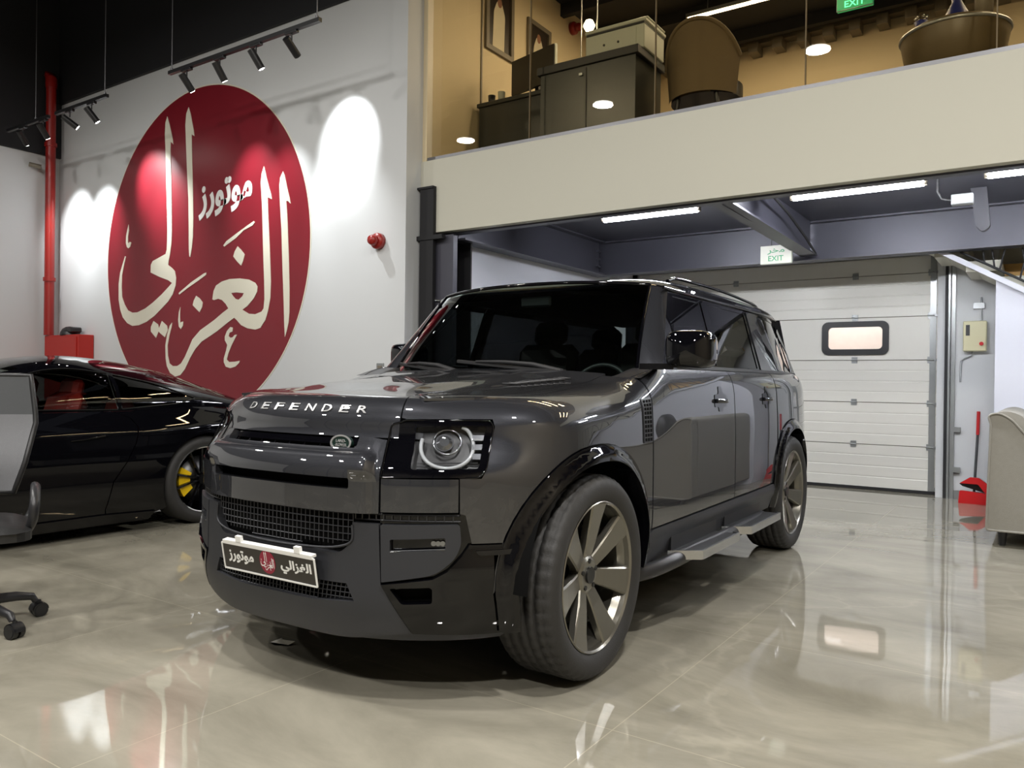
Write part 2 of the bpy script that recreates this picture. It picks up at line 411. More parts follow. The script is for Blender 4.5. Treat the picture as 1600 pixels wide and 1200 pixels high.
# ---------------------------------------------------------------- scene graph helpers
def empty(name, loc=(0, 0, 0), rz=0):
    o = bpy.data.objects.new(name, None); o.empty_display_size = .1; COL.objects.link(o); o.location = loc; o.rotation_euler = (0, 0, rz); return o
def tag(o, label=None, cat=None, group=None, kind=None):
    if label: o['label'] = label
    if cat: o['category'] = cat
    if group: o['group'] = group
    if kind: o['kind'] = kind
    return o
def struct(name, mb, m, label=None):
    o = mb.build(name, m); o['kind'] = 'structure'
    if label: o['label'] = label
    return o
def copy_tree(o, parent=None):
    c = o.copy(); COL.objects.link(c)
    if parent: c.parent = parent
    for ch in o.children: copy_tree(ch, c)
    return c
_tc = {}
def text_mb(body, height, depth=.002, sx=1.0, bold=0.0, width=None):
    """text as solid mesh in the XY plane, centred, given cap/box height"""
    c = bpy.data.curves.new('glyphs', 'FONT'); c.body = body; c.offset = bold; c.resolution_u = 3
    o = bpy.data.objects.new('glyphs', c); COL.objects.link(o); bpy.context.view_layer.update()
    me = bpy.data.meshes.new_from_object(o.evaluated_get(bpy.context.evaluated_depsgraph_get()))
    vs = [tuple(v.co) for v in me.vertices]; fs = [tuple(p.vertices) for p in me.polygons]
    bpy.data.objects.remove(o); bpy.data.curves.remove(c); bpy.data.meshes.remove(me)
    x0 = min(v[0] for v in vs); x1 = max(v[0] for v in vs); y0 = min(v[1] for v in vs); y1 = max(v[1] for v in vs)
    k = height / (y1 - y0); kx = (width / (x1 - x0)) if width else k * sx
    P = [((v[0] - (x0 + x1) / 2) * kx, (v[1] - (y0 + y1) / 2) * k) for v in vs]
    mb = MB(); F = []
    for f in fs:
        a = sum(P[f[i]][0] * P[f[(i + 1) % len(f)]][1] - P[f[(i + 1) % len(f)]][0] * P[f[i]][1] for i in range(len(f)))
        F.append(f if a > 0 else f[::-1])
    mb.add([(x, y, depth) for x, y in P], F); 
    cnt = {}
    for f in F:
        for i in range(len(f)): cnt[(f[i], f[(i + 1) % len(f)])] = 1
    for (a, b) in cnt:
        if (b, a) not in cnt: mb.add([(P[a][0], P[a][1], 0), (P[b][0], P[b][1], 0), (P[b][0], P[b][1], depth), (P[a][0], P[a][1], depth)], [(0, 1, 2, 3)])
    return mb
def place(mb, o, ex, ey, ez):
    """map local x,y,z of a mesh onto the given origin and axes"""
    M_ = Matrix(((ex[0], ey[0], ez[0], o[0]), (ex[1], ey[1], ez[1], o[1]), (ex[2], ey[2], ez[2], o[2]), (0, 0, 0, 1)))
    r = MB(); r.merge(mb, M_); return r
# light levels of the lamps (W)
HALL = 58.0
TUBE = 34.0
MEZZ = 24.0
CHROT = radians(-25)
SP = 75.0
# ================================================================ THE BUILDING
b = MB(); b.box2((-11.4, -6.2, -.1), (4.8, 10.9, 0)); struct('floor', b, 'floor')
b = MB(); b.box2((-11.3, -6.2, 0), (-11.1, 5.9, 4.1)); struct('wall_left', b, 'white_wall')
b = MB(); b.box2((-11.3, -6.2, 4.1), (-11.06, 5.9, 6.4)); struct('wall_left_upper', b, 'ceiling_black')
b = MB(); b.box2((-11.1, 5.4, 0), (-4.85, 5.62, 4.82)); struct('wall_back', b, 'white_wall')
b = MB(); b.box2((-11.06, 5.36, 4.82), (-4.87, 5.60, 6.4)); struct('wall_back_upper', b, 'ceiling_black')
b = MB(); b.box2((-11.3, -6.4, 0), (4.8, -6.2, 6.4)); struct('wall_front', b, 'grey_wall')
b = MB()
for i in range(9): b.box2((-11.1 + i * 1.96, -6.2, 0), (-11.02 + i * 1.96, -6.12, 6.4))
for z in (.0, 2.6, 4.6): b.box2((-11.1, -6.2, z), (4.6, -6.13, z + .08))
struct('trim_14', b, 'steel_beam')
b = MB(); b.box2((4.6, -6.2, 0), (4.8, 10.9, 6.4)); struct('wall_right', b, 'beige_wall')
b = MB(); b.box2((-11.3, -6.4, 6.4), (4.8, 5.62, 6.5)); struct('ceiling', b, 'ceiling_black')
# dark ceiling joists over the hall
b = MB()
for i in range(9): b.box2((-11.0, -5.6 + i * 1.3, 6.1), (4.5, -5.5 + i * 1.3, 6.4))
struct('trim_1', b, 'ceiling_black')
# mezzanine slab and its white front
b = MB(); b.box2((-4.85, 5.6, 2.53), (4.6, 5.68, 3.20)); struct('wall_mezzanine_front', b, 'fascia_white')
b = MB(); b.box2((-4.85, 5.68, 3.0), (4.6, 10.4, 3.20)); b.box2((-4.60, 5.70, 2.86), (4.6, 9.7, 3.0)); struct('floor_mezzanine', b, 'steel_beam')
b = MB(); b.box2((-4.95, 5.62, 3.2), (-4.80, 10.4, 6.4)); struct('wall_mezzanine_left', b, 'warm_wall')
b = MB(); b.box2((-4.8, 10.2, 3.2), (4.6, 10.4, 5.53)); struct('wall_mezzanine_back', b, 'warm_wall')
b = MB(); b.box2((-4.8, 5.62, 5.62), (4.6, 10.6, 5.75)); struct('ceiling_mezzanine', b, 'ceiling_black')
b = MB(); b.box2((-4.8, 10.05, 5.50), (4.6, 10.4, 5.62))
for i in range(30): b.box2((-4.7 + i * .3, 9.98, 5.38), (-4.58 + i * .3, 10.2, 5.50))
struct('trim_2', b, 'frame_grey')
b = MB()
for i in range(5): b.box2((-4.8, 6.2 + i * .9, 5.48), (4.6, 6.28 + i * .9, 5.62))
struct('trim_3', b, 'ceiling_black')
# dark sill strip the glass stands in
b = MB(); b.box2((-4.79, 5.62, 3.20), (4.6, 5.70, 3.235)); struct('trim_4', b, 'steel_dull')
# the glass front: panes with fine joints
edges = [-4.76, -3.68, -2.53, -1.41, -.28, .85, 2.0, 3.1, 4.5]
w = empty('window_1'); w['kind'] = 'structure'
for i, (x0, x1) in enumerate(zip(edges, edges[1:])):
    g = MB(); g.box2((x0 + .004, 5.645, 3.235), (x1 - .004, 5.657, 5.6)); g.build('pane', 'mezz_glass', w)
    j = MB(); j.box2((x1 - .004, 5.643, 3.235), (x1 + .004, 5.659, 5.6)); j.build('pane_joint', 'tan_fabric', w)
# ground floor under the mezzanine
b = MB(); b.box2((-4.85, 5.95, 0), (-4.62, 9.8, 3.0)); struct('wall_side', b, 'cool_white')
b = MB(); b.box2((-4.62, 9.68, 0), (-4.55, 9.9, 2.9)); b.box2((-4.62, 9.68, 2.55), (-.95, 9.9, 3.0)); b.box2((-.97, 9.45, 0), (-.43, 9.9, 3.0)); struct('wall_garage', b, 'white_wall')
b = MB(); b.prism([(-.41, 0), (3.2, 0), (-.41, 2.18)], lambda a, c: (a, 8.78, c), lambda a, c: (a, 8.69, c)); b.box2((-.41, 8.78, 0), (-.33, 9.45, 2.15)); struct('wall_partition', b, 'cool_white')
b = MB(); b.box2((-.95, 9.72, 0), (4.6, 9.9, 3.0)); struct('wall_stair', b, 'fascia_white')
b = MB(); b.box2((-11.1, 5.62, 0), (-4.95, 5.8, 6.4)); struct('wall_back_outer', b, 'ceiling_black')
# skirting on the wall beside the door
b = MB(); b.box2((-.81, 9.435, 0), (-.43, 9.45, .09)); struct('baseboard_garage', b, 'galvanised')

# ---- steelwork
def ibeam_x(name, x0, x1, y, zb, zt, fw=.18, label=None):      # along X, web at y
    m = MB(); m.box2((x0, y - .008, zb), (x1, y + .008, zt)); m.box2((x0, y - fw / 2, zb), (x1, y + fw / 2, zb + .016)); m.box2((x0, y - fw / 2, zt - .016), (x1, y + fw / 2, zt))
    return m
def ibeam_y(x, y0, y1, zb, zt, fw=.18):
    m = MB(); m.box2((x - .008, y0, zb), (x + .008, y1, zt)); m.box2((x - fw / 2, y0, zb), (x + fw / 2, y1, zb + .016)); m.box2((x - fw / 2, y0, zt - .016), (x + fw / 2, y1, zt))
    return m
m = ibeam_x('b', -4.6, 4.6, 8.55, 2.46, 2.86)
struct('trim_5', m, 'steel_beam', 'long dark steel beam across the bay in front of the garage door')
m = ibeam_y(-4.5, 5.72, 8.46, 2.46, 2.86)
for k in range(3): m.box2((-4.49, 8.38, 2.55 + k * .09), (-4.46, 8.46, 2.57 + k * .09))
struct('trim_6', m, 'steel_beam', 'dark steel beam over the white side wall')
m = MB(); y0, y1 = 5.70, 8.46
m.add([(-2.13, y0, 2.53), (-1.97, y0, 2.53), (-1.97, y1, 2.50), (-2.13, y1, 2.50), (-2.13, y0, 2.545), (-1.97, y0, 2.545), (-1.97, y1, 2.515), (-2.13, y1, 2.515)], [(3, 2, 1, 0), (4, 5, 6, 7), (0, 1, 5, 4), (1, 2, 6, 5), (2, 3, 7, 6), (3, 0, 4, 7)])
m.box2((-2.058, y0, 2.52), (-2.042, y1, 2.86)); struct('trim_7', m, 'steel_beam', 'short dark steel joist ending above the hanging exit sign')
m = MB(); m.box2((-4.82, 5.56, 0), (-4.66, 5.60, 2.93)); m.box2((-4.75, 5.60, 0), (-4.735, 5.92, 2.52)); m.box2((-4.82, 5.92, 0), (-4.50, 5.94, 2.52))
m.box2((-4.86, 5.55, 2.93), (-4.66, 5.60, 2.95)); m.box2((-4.86, 5.55, 2.46), (-4.55, 5.60, 2.50))
struct('trim_8', m, 'ceiling_black', 'black steel column at the corner of the mezzanine')
m = MB(); m.box2((-4.69, 5.62, 0), (-4.47, 5.68, 2.50)); struct('trim_9', m, 'steel_beam')
m = MB(); m.box2((-4.66, 5.69, 2.518), (4.6, 5.78, 2.53)); m.box2((-4.66, 5.70, 2.53), (4.6, 5.716, 2.86)); struct('trim_10', m, 'steel_beam', 'dark steel edge beam under the white mezzanine front')
m = ibeam_y(.62, 5.72, 8.46, 2.50, 2.86); struct('trim_11', m, 'steel_beam')

# ---- garage door
d = empty('door_1', (0, 0, 0)); d['kind'] = 'structure'
seams = [0.03, .51, .985, 1.46, 1.94, 2.41, 2.60]
for i, (z0, z1) in enumerate(zip(seams, seams[1:])):
    m = MB(); X0, X1 = -4.5, -.99; y = 9.64
    hole = [rrect(-2.14, 1.555, -1.50, 1.865, .05)] if i == 3 else []
    # slab with shallow horizontal ribs; window hole in the fourth section
    if hole:
        m.prism([(X0, z0 + .004), (X1, z0 + .004), (X1, z1 - .004), (X0, z1 - .004)], lambda a, c: (a, 9.68, c), lambda a, c: (a, 9.64, c), holes=hole)
        pass
    else:
        prof = [(9.68, z0 + .004), (9.64, z0 + .004)]
        k = 4 if z1 - z0 > .3 else 1
        for q in range(1, k):
            zz = z0 + (z1 - z0) * q / k; prof += [(9.64, zz - .010), (9.643, zz - .003), (9.643, zz + .003), (9.64, zz + .010)]
        prof += [(9.64, z1 - .004), (9.68, z1 - .004)]
        for (ya, za), (yb, zb) in zip(prof, prof[1:]):
            m.add([(X0, ya, za), (X1, ya, za), (X1, yb, zb), (X0, yb, zb)], [(0, 1, 2, 3)])
        m.add([(X0, p[0], p[1]) for p in prof], [tuple(range(len(prof)))]); m.add([(X1, p[0], p[1]) for p in prof], [tuple(range(len(prof)))[::-1]])
    m.build('door_section', 'door_panel', d)
m = MB(); m.box2((-4.5, 9.63, 0.002), (-.97, 9.69, .034)); m.build('rubber_seal', 'matte_black', d)
for z in seams[1:6]:
    m = MB(); m.box2((-4.5, 9.66, z - .03), (-.99, 9.672, z + .03)); m.build('seam_light_stop', 'frame_grey', d)  # added behind each seam to block outside light leaking through the gap
    for x in (-1.82, -3.2, -1.05):
        m = MB(); m.box2((x - .03, 9.628, z - .035), (x + .03, 9.64, z + .035)); m.cyl((x - .035, 9.622, z), (x + .035, 9.622, z), .008, 8); m.build('hinge', 'galvanised', d)
for z in seams[1:6] + [.06]:
    m = MB(); m.box2((-1.01, 9.60, z - .012), (-.90, 9.64, z + .012)); m.cyl((-.93, 9.59, z), (-.87, 9.59, z), .022, 12); m.build('roller', 'galvanised', d)
m = MB(); m.box2((-1.06, 9.632, .03), (-1.0, 9.641, 2.60)); m.build('end_stile', 'galvanised', d)
fr = MB(); out = rrect(-2.175, 1.52, -1.465, 1.90, .07); inn = rrect(-2.105, 1.585, -1.53, 1.835, .045)
fr.prism(out, lambda a, c: (a, 9.645, c), lambda a, c: (a, 9.615, c), holes=[inn])
wf = fr.build('window_frame', 'trim_black', d)
m = MB(); m.box2((-2.11, 9.648, 1.58), (-1.52, 9.652, 1.84)); m.build('window_pane', 'clear_glass', d)
# daylit street wall seen through that small pane
m = MB(); m.box2((-3.1, 10.5, 0), (-1.62, 10.6, 3)); struct('wall_outside_brick', m, 'brick_tan')
m = MB(); m.box2((-1.62, 10.45, 0), (-.6, 10.6, 3)); struct('wall_outside_white', m, 'cool_white')
t = MB(); t.box2((-.865, 9.40, 0), (-.845, 9.45, 2.5)); t.box2((-.835, 9.42, 0), (-.80, 9.45, 2.5)); t.box2((-.955, 9.56, 0), (-.93, 9.62, 2.5)); struct('trim_12', t, 'galvanised', 'vertical steel guide rail beside the garage door')
t = MB(); t.box2((-.895, 9.40, .0), (-.868, 9.45, 2.5)); struct('trim_13', t, 'matte_black')

# ---- staircase with black railing
st = empty('staircase', (-.9, 8.7, 0)); tag(st, 'white staircase with black zigzag railing descending behind the dark beam', 'staircase')
def zs(x): return 2.36 - .60 * (x + .72)
def xz(y): return lambda a, c: (a + .9, y - 8.7, c)
m = MB(); poly = [(-1.2, zs(-1.2)), (3.2, zs(3.2)), (3.2, zs(3.2) + .055), (-1.2, zs(-1.2) + .055)]
m.prism(poly, xz(8.66), xz(8.62)); m.build('stringer', 'cool_white', st)
m = MB(); m.prism([(-1.5, zs(-1.5) + .01), (3.2, zs(3.2) + .01), (3.2, zs(3.2) + .05), (-1.5, zs(-1.5) + .05)], xz(9.40), xz(8.66)); m.build('soffit', 'fascia_white', st)
m = MB()
for i in range(16):
    x = -1.2 + i * .27; m.box2((x + .9, .02, zs(x) - .05), (x + .9 + .29, .70, zs(x) + .05))
m.build('steps', 'fascia_white', st)
r = MB(); P = lambda x, dz: (x + .9, -.06, zs(x) + dz)
r.tube([P(-.70, .95), P(-.70, .11), P(3.2, .11)], .013, 6); r.tube([P(-.68, .95), P(3.2, .95)], .016, 6)
r.build('rail', 'matte_black', st)
r = MB(); xs = [-.50, -.38, -.42, -.22, -.16, .05, -.02, .2, .32, .55, .5, .8, 1.0, 1.05, 1.3, 1.42, 1.75, 1.8, 2.1, 2.3, 2.5, 2.55, 2.8, 3.0]
for i, x in enumerate(xs):
    r.tube([P(x, .11), P(x + (.16 if i % 2 else -.12), .95)], .009, 6)
r.build('zigzag_bars', 'matte_black', st)
m = MB(); m.prism([(-.66, 2.42), (.9, 2.42), (.9, 1.9), (-.1, 1.9), (-.1, 2.3), (-.66, 2.3)], lambda a, c: (a, 9.445, c), lambda a, c: (a, 9.42, c))
tag(m.build('wooden_panel', 'wood_amber'), 'amber wooden panel on the wall behind the stair railing', 'panel')
CALLIG = [[(-0.324,0.884),(-0.343,0.848),(-0.347,0.777),(-0.337,0.646),(-0.325,0.451),(-0.315,0.289),(-0.31,0.168),(-0.311,0.104),(-0.314,0.048),(-0.326,0.021),(-0.395,0.004),(-0.466,-0.013),(-0.487,-0.036),(-0.489,-0.085),(-0.393,-0.118),(-0.295,-0.146),(-0.254,-0.166),(-0.294,-0.191),(-0.363,-0.231),(-0.461,-0.279),(-0.546,-0.313),(-0.634,-0.334),(-0.694,-0.334),(-0.747,-0.317),(-0.786,-0.277),(-0.818,-0.225),(-0.824,-0.156),(-0.821,-0.08),(-0.799,-0.014),(-0.777,0.04),(-0.789,0.043),(-0.814,-0.004),(-0.844,-0.061),(-0.861,-0.137),(-0.859,-0.24),(-0.839,-0.309),(-0.807,-0.361),(-0.753,-0.401),(-0.692,-0.421),(-0.618,-0.419),(-0.53,-0.4),(-0.445,-0.366),(-0.361,-0.32),(-0.292,-0.279),(-0.245,-0.237),(-0.215,-0.183),(-0.211,-0.136),(-0.225,-0.095),(-0.255,-0.073),(-0.297,-0.051),(-0.293,-0.026),(-0.277,0.021),(-0.265,0.084),(-0.261,0.147),(-0.265,0.284),(-0.272,0.444),(-0.281,0.59),(-0.286,0.67),(-0.284,0.72),(-0.256,0.699),(-0.263,0.731),(-0.278,0.773),(-0.3,0.833)],[(-0.1,0.902),(-0.123,0.865),(-0.131,0.796),(-0.122,0.677),(-0.108,0.502),(-0.092,0.343),(-0.085,0.162),(-0.083,0.076),(-0.081,0.029),(-0.076,-0.015),(-0.067,-0.018),(-0.051,0.042),(-0.042,0.103),(-0.04,0.22),(-0.046,0.376),(-0.056,0.534),(-0.063,0.667),(-0.066,0.73),(-0.038,0.714),(-0.045,0.75),(-0.061,0.8),(-0.079,0.858)],[(-0.75,0.249),(-0.765,0.212),(-0.777,0.179),(-0.779,0.129),(-0.767,0.102),(-0.75,0.091),(-0.729,0.099),(-0.715,0.127),(-0.736,0.134),(-0.745,0.123),(-0.754,0.131),(-0.755,0.169),(-0.744,0.21)],[(-0.181,-0.233),(-0.165,-0.224),(-0.054,-0.173),(0.074,-0.127),(0.096,-0.124),(0.093,-0.138),(0.024,-0.166),(-0.079,-0.203),(-0.176,-0.243)],[(-0.003,-0.259),(-0.026,-0.287),(-0.036,-0.314),(0.001,-0.339),(0.033,-0.36),(0.058,-0.33),(0.064,-0.303),(0.032,-0.275)],[(-0.451,-0.397),(-0.479,-0.434),(-0.479,-0.463),(-0.421,-0.505),(-0.393,-0.465),(-0.383,-0.473),(-0.323,-0.503),(-0.293,-0.459),(-0.303,-0.431),(-0.359,-0.4),(-0.389,-0.445),(-0.401,-0.42)],[(-0.163,-0.32),(-0.178,-0.351),(-0.184,-0.399),(-0.177,-0.439),(-0.156,-0.457),(-0.134,-0.436),(-0.131,-0.41),(-0.149,-0.412),(-0.163,-0.417),(-0.166,-0.368)],[(-0.249,-0.413),(-0.273,-0.432),(-0.302,-0.491),(-0.318,-0.555),(-0.313,-0.636),(-0.299,-0.684),(-0.264,-0.728),(-0.209,-0.75),(-0.155,-0.74),(-0.109,-0.704),(-0.058,-0.637),(-0.007,-0.583),(0.056,-0.538),(0.131,-0.509),(0.204,-0.48),(0.3,-0.434),(0.365,-0.404),(0.389,-0.418),(0.43,-0.449),(0.488,-0.469),(0.556,-0.478),(0.601,-0.47),(0.644,-0.426),(0.665,-0.377),(0.684,-0.306),(0.687,-0.214),(0.68,-0.106),(0.672,0.002),(0.667,0.059),(0.661,0.124),(0.656,0.182),(0.651,0.261),(0.687,0.244),(0.681,0.272),(0.664,0.31),(0.641,0.37),(0.624,0.426),(0.616,0.438),(0.597,0.398),(0.59,0.348),(0.597,0.29),(0.606,0.188),(0.611,0.093),(0.616,-0.001),(0.622,-0.102),(0.63,-0.21),(0.634,-0.311),(0.627,-0.361),(0.61,-0.378),(0.555,-0.391),(0.498,-0.386),(0.44,-0.361),(0.486,-0.341),(0.542,-0.299),(0.569,-0.264),(0.572,-0.236),(0.552,-0.213),(0.495,-0.191),(0.414,-0.179),(0.32,-0.177),(0.248,-0.187),(0.193,-0.207),(0.169,-0.239),(0.158,-0.288),(0.174,-0.293),(0.213,-0.287),(0.25,-0.296),(0.286,-0.321),(0.311,-0.348),(0.263,-0.369),(0.179,-0.411),(0.042,-0.468),(-0.034,-0.521),(-0.072,-0.575),(-0.111,-0.629),(-0.15,-0.669),(-0.19,-0.684),(-0.237,-0.684),(-0.271,-0.668),(-0.289,-0.62),(-0.294,-0.556),(-0.275,-0.492),(-0.251,-0.433)],[(0.532,0.139),(0.541,0.131),(0.523,0.115),(0.444,0.095),(0.375,0.057),(0.266,0.016),(0.257,0.024),(0.286,0.047),(0.386,0.086),(0.489,0.124)],[(0.39,0.008),(0.364,-0.02),(0.351,-0.048),(0.389,-0.081),(0.424,-0.106),(0.441,-0.081),(0.455,-0.045),(0.423,-0.017)],[(0.778,0.387),(0.755,0.355),(0.749,0.313),(0.754,0.242),(0.764,0.135),(0.771,0.071),(0.776,-0.022),(0.786,-0.184),(0.796,-0.326),(0.804,-0.467),(0.81,-0.525),(0.823,-0.495),(0.838,-0.447),(0.844,-0.391),(0.843,-0.258),(0.834,-0.082),(0.825,0.044),(0.822,0.094),(0.815,0.165),(0.808,0.22),(0.821,0.22),(0.844,0.202),(0.836,0.232),(0.815,0.291),(0.792,0.364)],[(0.354,-0.461),(0.331,-0.457),(0.301,-0.479),(0.281,-0.512),(0.282,-0.534),(0.305,-0.561),(0.294,-0.595),(0.274,-0.639),(0.274,-0.662),(0.293,-0.688),(0.335,-0.697),(0.382,-0.688),(0.417,-0.666),(0.422,-0.654),(0.376,-0.659),(0.322,-0.661),(0.302,-0.647),(0.316,-0.61),(0.344,-0.565),(0.373,-0.529),(0.394,-0.503),(0.373,-0.503),(0.355,-0.517),(0.332,-0.52),(0.316,-0.509),(0.325,-0.49),(0.351,-0.484)]]
CALLIG_HOLE = [(0.335,-0.259),(0.38,-0.258),(0.452,-0.266),(0.439,-0.283),(0.404,-0.302),(0.375,-0.295),(0.351,-0.277)]
CPTS=[(.80,0),(.796,.18),(.778,.34),(.738,.48),(.68,.60),(.605,.71),(.52,.80),(.43,.87),(.31,.925),(.15,.952),(0,.96),(-.5,.96),(-1.5,.965),(-2.5,.965),(-3.1,.955),(-3.5,.925),(-3.75,.85),(-3.86,.70),(-3.90,.35),(-3.90,0)]
def catmull(pts,n=16,closed=False):
    out=[];N=len(pts)
    for i in range(N if closed else N-1):
        if closed: p0,p1,p2,p3=[pts[(i+k-1)%N] for k in range(4)]
        else:
            p1,p2=pts[i],pts[i+1]
            p0=pts[i-1] if i>0 else tuple(2*a-b for a,b in zip(p1,p2))
            p3=pts[i+2] if i+2<N else tuple(2*b-a for a,b in zip(p1,p2))
        d=[max(1e-6,math.dist(a,b))**.5 for a,b in ((p0,p1),(p1,p2),(p2,p3))]
        for k in range(n):
            t=k/n; r=[]
            for c in range(len(p1)):
                m1=(p2[c]-p1[c])+d[1]*((p1[c]-p0[c])/d[0]-(p2[c]-p0[c])/(d[0]+d[1]))
                m2=(p2[c]-p1[c])+d[1]*((p3[c]-p2[c])/d[2]-(p3[c]-p1[c])/(d[1]+d[2]))
                r.append((2*t**3-3*t*t+1)*p1[c]+(t**3-2*t*t+t)*m1+(-2*t**3+3*t*t)*p2[c]+(t**3-t*t)*m2)
            out.append(tuple(r))
    if not closed: out.append(tuple(pts[-1]))
    return out
def lerp(a,b,t): return a+(b-a)*t
def ss(a,b,x):
    t=min(1,max(0,(x-a)/(b-a))); return t*t*(3-2*t)
def pw(x,pts):
    if x<=pts[0][0]: return pts[0][1]
    for (a,b),(c,d) in zip(pts,pts[1:]):
        if x<=c: return b+(d-b)*ss(0,1,(x-a)/(c-a))
    return pts[-1][1]
_m=[(x,-y) for x,y in reversed(CPTS[1:])]
_pl=catmull(_m+CPTS,24)
_i0=len(_pl)//2
_s=[0]
for a_,b_ in zip(_pl,_pl[1:]): _s.append(_s[-1]+math.dist(a_,b_))
_off=_s[_i0]; _s=[q-_off for q in _s]
def plan(s):
    i=min(max(bisect.bisect_right(_s,s)-1,0),len(_s)-2)
    t=(s-_s[i])/(_s[i+1]-_s[i]); 
    x=lerp(_pl[i][0],_pl[i+1][0],t); y=lerp(_pl[i][1],_pl[i+1][1],t)
    return x,y
def plan2(s):
    e=.03; x0,y0=plan(s-e);x1,y1=plan(s+e); L=math.hypot(x1-x0,y1-y0)
    x,y=plan(s)
    return x,y,(y1-y0)/L,-(x1-x0)/L    # outward normal
def s_of_x(x):    # left side s for given x (x<.4)
    lo,hi=0.8,_s[-1]-1.0
    for _ in range(40):
        m=(lo+hi)/2
        if plan(m)[0]>x: lo=m
        else: hi=m
    return lo
def Ztop(x,y):
    side=1.085+(.6-max(x,-.45))*.08
    k=ss(-.35,-.75,x) if x<-.35 else 0
    side=lerp(side,1.25,ss(.35,.8,-x))
    return side+.03*(1-min(1,(y/.8)**2))*(1-ss(.5,.8,-x))
Q=.25
def sec(s,v,x,y):
    fr=1-ss(.75,1.25,abs(s))    # 1 on the front face
    d=0
    d+=(1-fr)*(.035*max(0,(.60-v)/.25)**2)
    d+=(1-fr)*.012*max(0,(v-.80)/.3)**2
    d+=fr*(.35*max(0,.42-v)**2*4)
    d+=fr*.088*ss(.82,1.0,v)
    return d,fr
def M(s,v,off=0.0):
    x,y,nx,ny=plan2(s)
    rx=x
    z0=lerp(1.07,.99,ss(-.8,.1,rx)) if rx>-3.4 else 1.07
    w=lerp(.07,.20,ss(-.75,-.2,rx))
    if abs(s)<.9: w=lerp(.13,w,ss(.5,.9,abs(s)))
    vv=min(v,z0)
    d,fr=sec(s,vv,x,y)
    z=vv
    if v>z0:
        t=min(1.0,(v-z0)/Q)*math.pi/2
        h=Ztop(x-nx*(d+w),y-ny*(d+w))-z0
        d+=w*(1-math.cos(t)); z=z0+h*math.sin(t)
    return (x-nx*d,y-ny*d,z)
def G(x,z):      # greenhouse side (left)
    y=.895-(z-1.25)*.31-.00*x
    y-=.10*ss(2.9,3.75,-x)*1.0
    return (x,y,z)
# ================================================================ WALL EMBLEM
def calligraphy(mb, R, T0, T1):
    """the emblem's strokes; unit disc scaled by R, T0/T1 map (a, c) to the back and the front face"""
    for i, s in enumerate(CALLIG):
        pl = [(x * R, y * R) for x, y in s]
        cl = [pl[0]]
        for q in pl[1:]:
            if math.dist(q, cl[-1]) > 1e-4 * R: cl.append(q)
        mb.prism(cl, T0, T1, holes=[[(x * R, y * R) for x, y in CALLIG_HOLE]] if i == 7 else [])
    return mb
CX, CZ, CR_ = -7.984, 2.578, 1.868
em = empty('wall_emblem', (CX, 5.40, CZ))
tag(em, 'huge dark red circular emblem with cream Arabic calligraphy on the white wall', 'sign')
m = MB(); disc = [(CR_ * cos(2 * pi * k / 128), CR_ * sin(2 * pi * k / 128)) for k in range(128)]
m.prism(disc, lambda a, c: (a, 0, c), lambda a, c: (a, -.006, c)); m.build('red_disc', 'emblem_red', em)
m = MB(); ro = [(1.008 * x, 1.008 * y) for x, y in disc]; m.prism(ro, lambda a, c: (a, 0, c), lambda a, c: (a, -.004, c), holes=[disc]); m.build('pale_rim', 'emblem_cream', em)
m = calligraphy(MB(), CR_, lambda a, c: (a, -.006, c), lambda a, c: (a, -.011, c)); m.build('calligraphy', 'emblem_cream', em)
tx = text_mb('\uFEAF\uFEAD\uFEEE\uFE97\uFEEE\uFEE3', .40, .006, bold=.035, width=.94)
sl = .06
place(tx, (-7.49 - CX, -.005, 3.165 - CZ), (1, 0, sl), (0, 0, 1), (0, -1, 0)).build('lettering', 'white_paint_mark', em)

# ================================================================ TRACK LIGHTS
def track(name, x0, x1, y, z, label, rods):
    t = empty(name, ((x0 + x1) / 2, y, z)); tag(t, label, 'track rail'); hx = (x1 - x0) / 2
    m = MB(); m.box2((-hx, -.018, 0), (hx, .018, .035)); m.build('rail', 'plastic_black', t)
    for rx in rods:
        m = MB(); m.cyl((rx, 0, .03), (rx, 0, 6.4 - z), .005, 6); m.cyl((rx, 0, .035), (rx, 0, .06), .014, 8); m.build('suspension_wire', 'steel_dull', t)
    return t
track('track_rail', -7.30, -5.12, 4.6, 4.19, 'black lighting track with four spotlights hung above the red emblem', (-1.05, 1.05))
track('track_rail', -9.55, -8.45, 4.6, 4.19, 'black lighting track with two spotlights hung left of the red emblem', (.5,))
track('track_rail', -10.75, -9.72, 4.6, 4.19, 'black lighting track half lost in the dark left of the red pipe', (.2,))
def spotlight(x, target, power, label, y=4.6, z=4.19, size=56):
    t = empty('spotlight', (x, y, z)); tag(t, label, 'spotlight', 'spotlights on the suspended tracks')
    m = MB(); m.box2((-.075, -.02, -.022), (.075, .02, 0), bev=.004); m.build('track_adapter', 'plastic_black', t)
    m = MB(); m.cyl((0, 0, -.02), (0, 0, -.075), .008, 8); m.build('stem', 'plastic_black', t)
    d = (Vector(target) - Vector((x, y, z - .13))).normalized(); c = Vector((0, 0, -.13)); a = c - d * .085; e = c + d * .085
    m = MB(); m.cyl(a, e, .034, 20); m.cyl(e, e + d * .012, .034, 20, r2=.032); m.build('lamp_body', 'plastic_black', t)
    m = MB(); m.cyl(e + d * .008, e + d * .014, .026, 16); m.build('lens', 'spot_lens', t)
    l = bpy.data.lights.new('spot_beam', 'SPOT'); l.energy = power; l.spot_size = radians(size); l.spot_blend = 1.0; l.shadow_soft_size = .025; l.color = (.96, .99, 1)
    o = bpy.data.objects.new('spot_beam', l); COL.objects.link(o); o.parent = t
    o.location = e + d * .02; o.rotation_euler = d.to_track_quat('-Z', 'Y').to_euler()
    return t
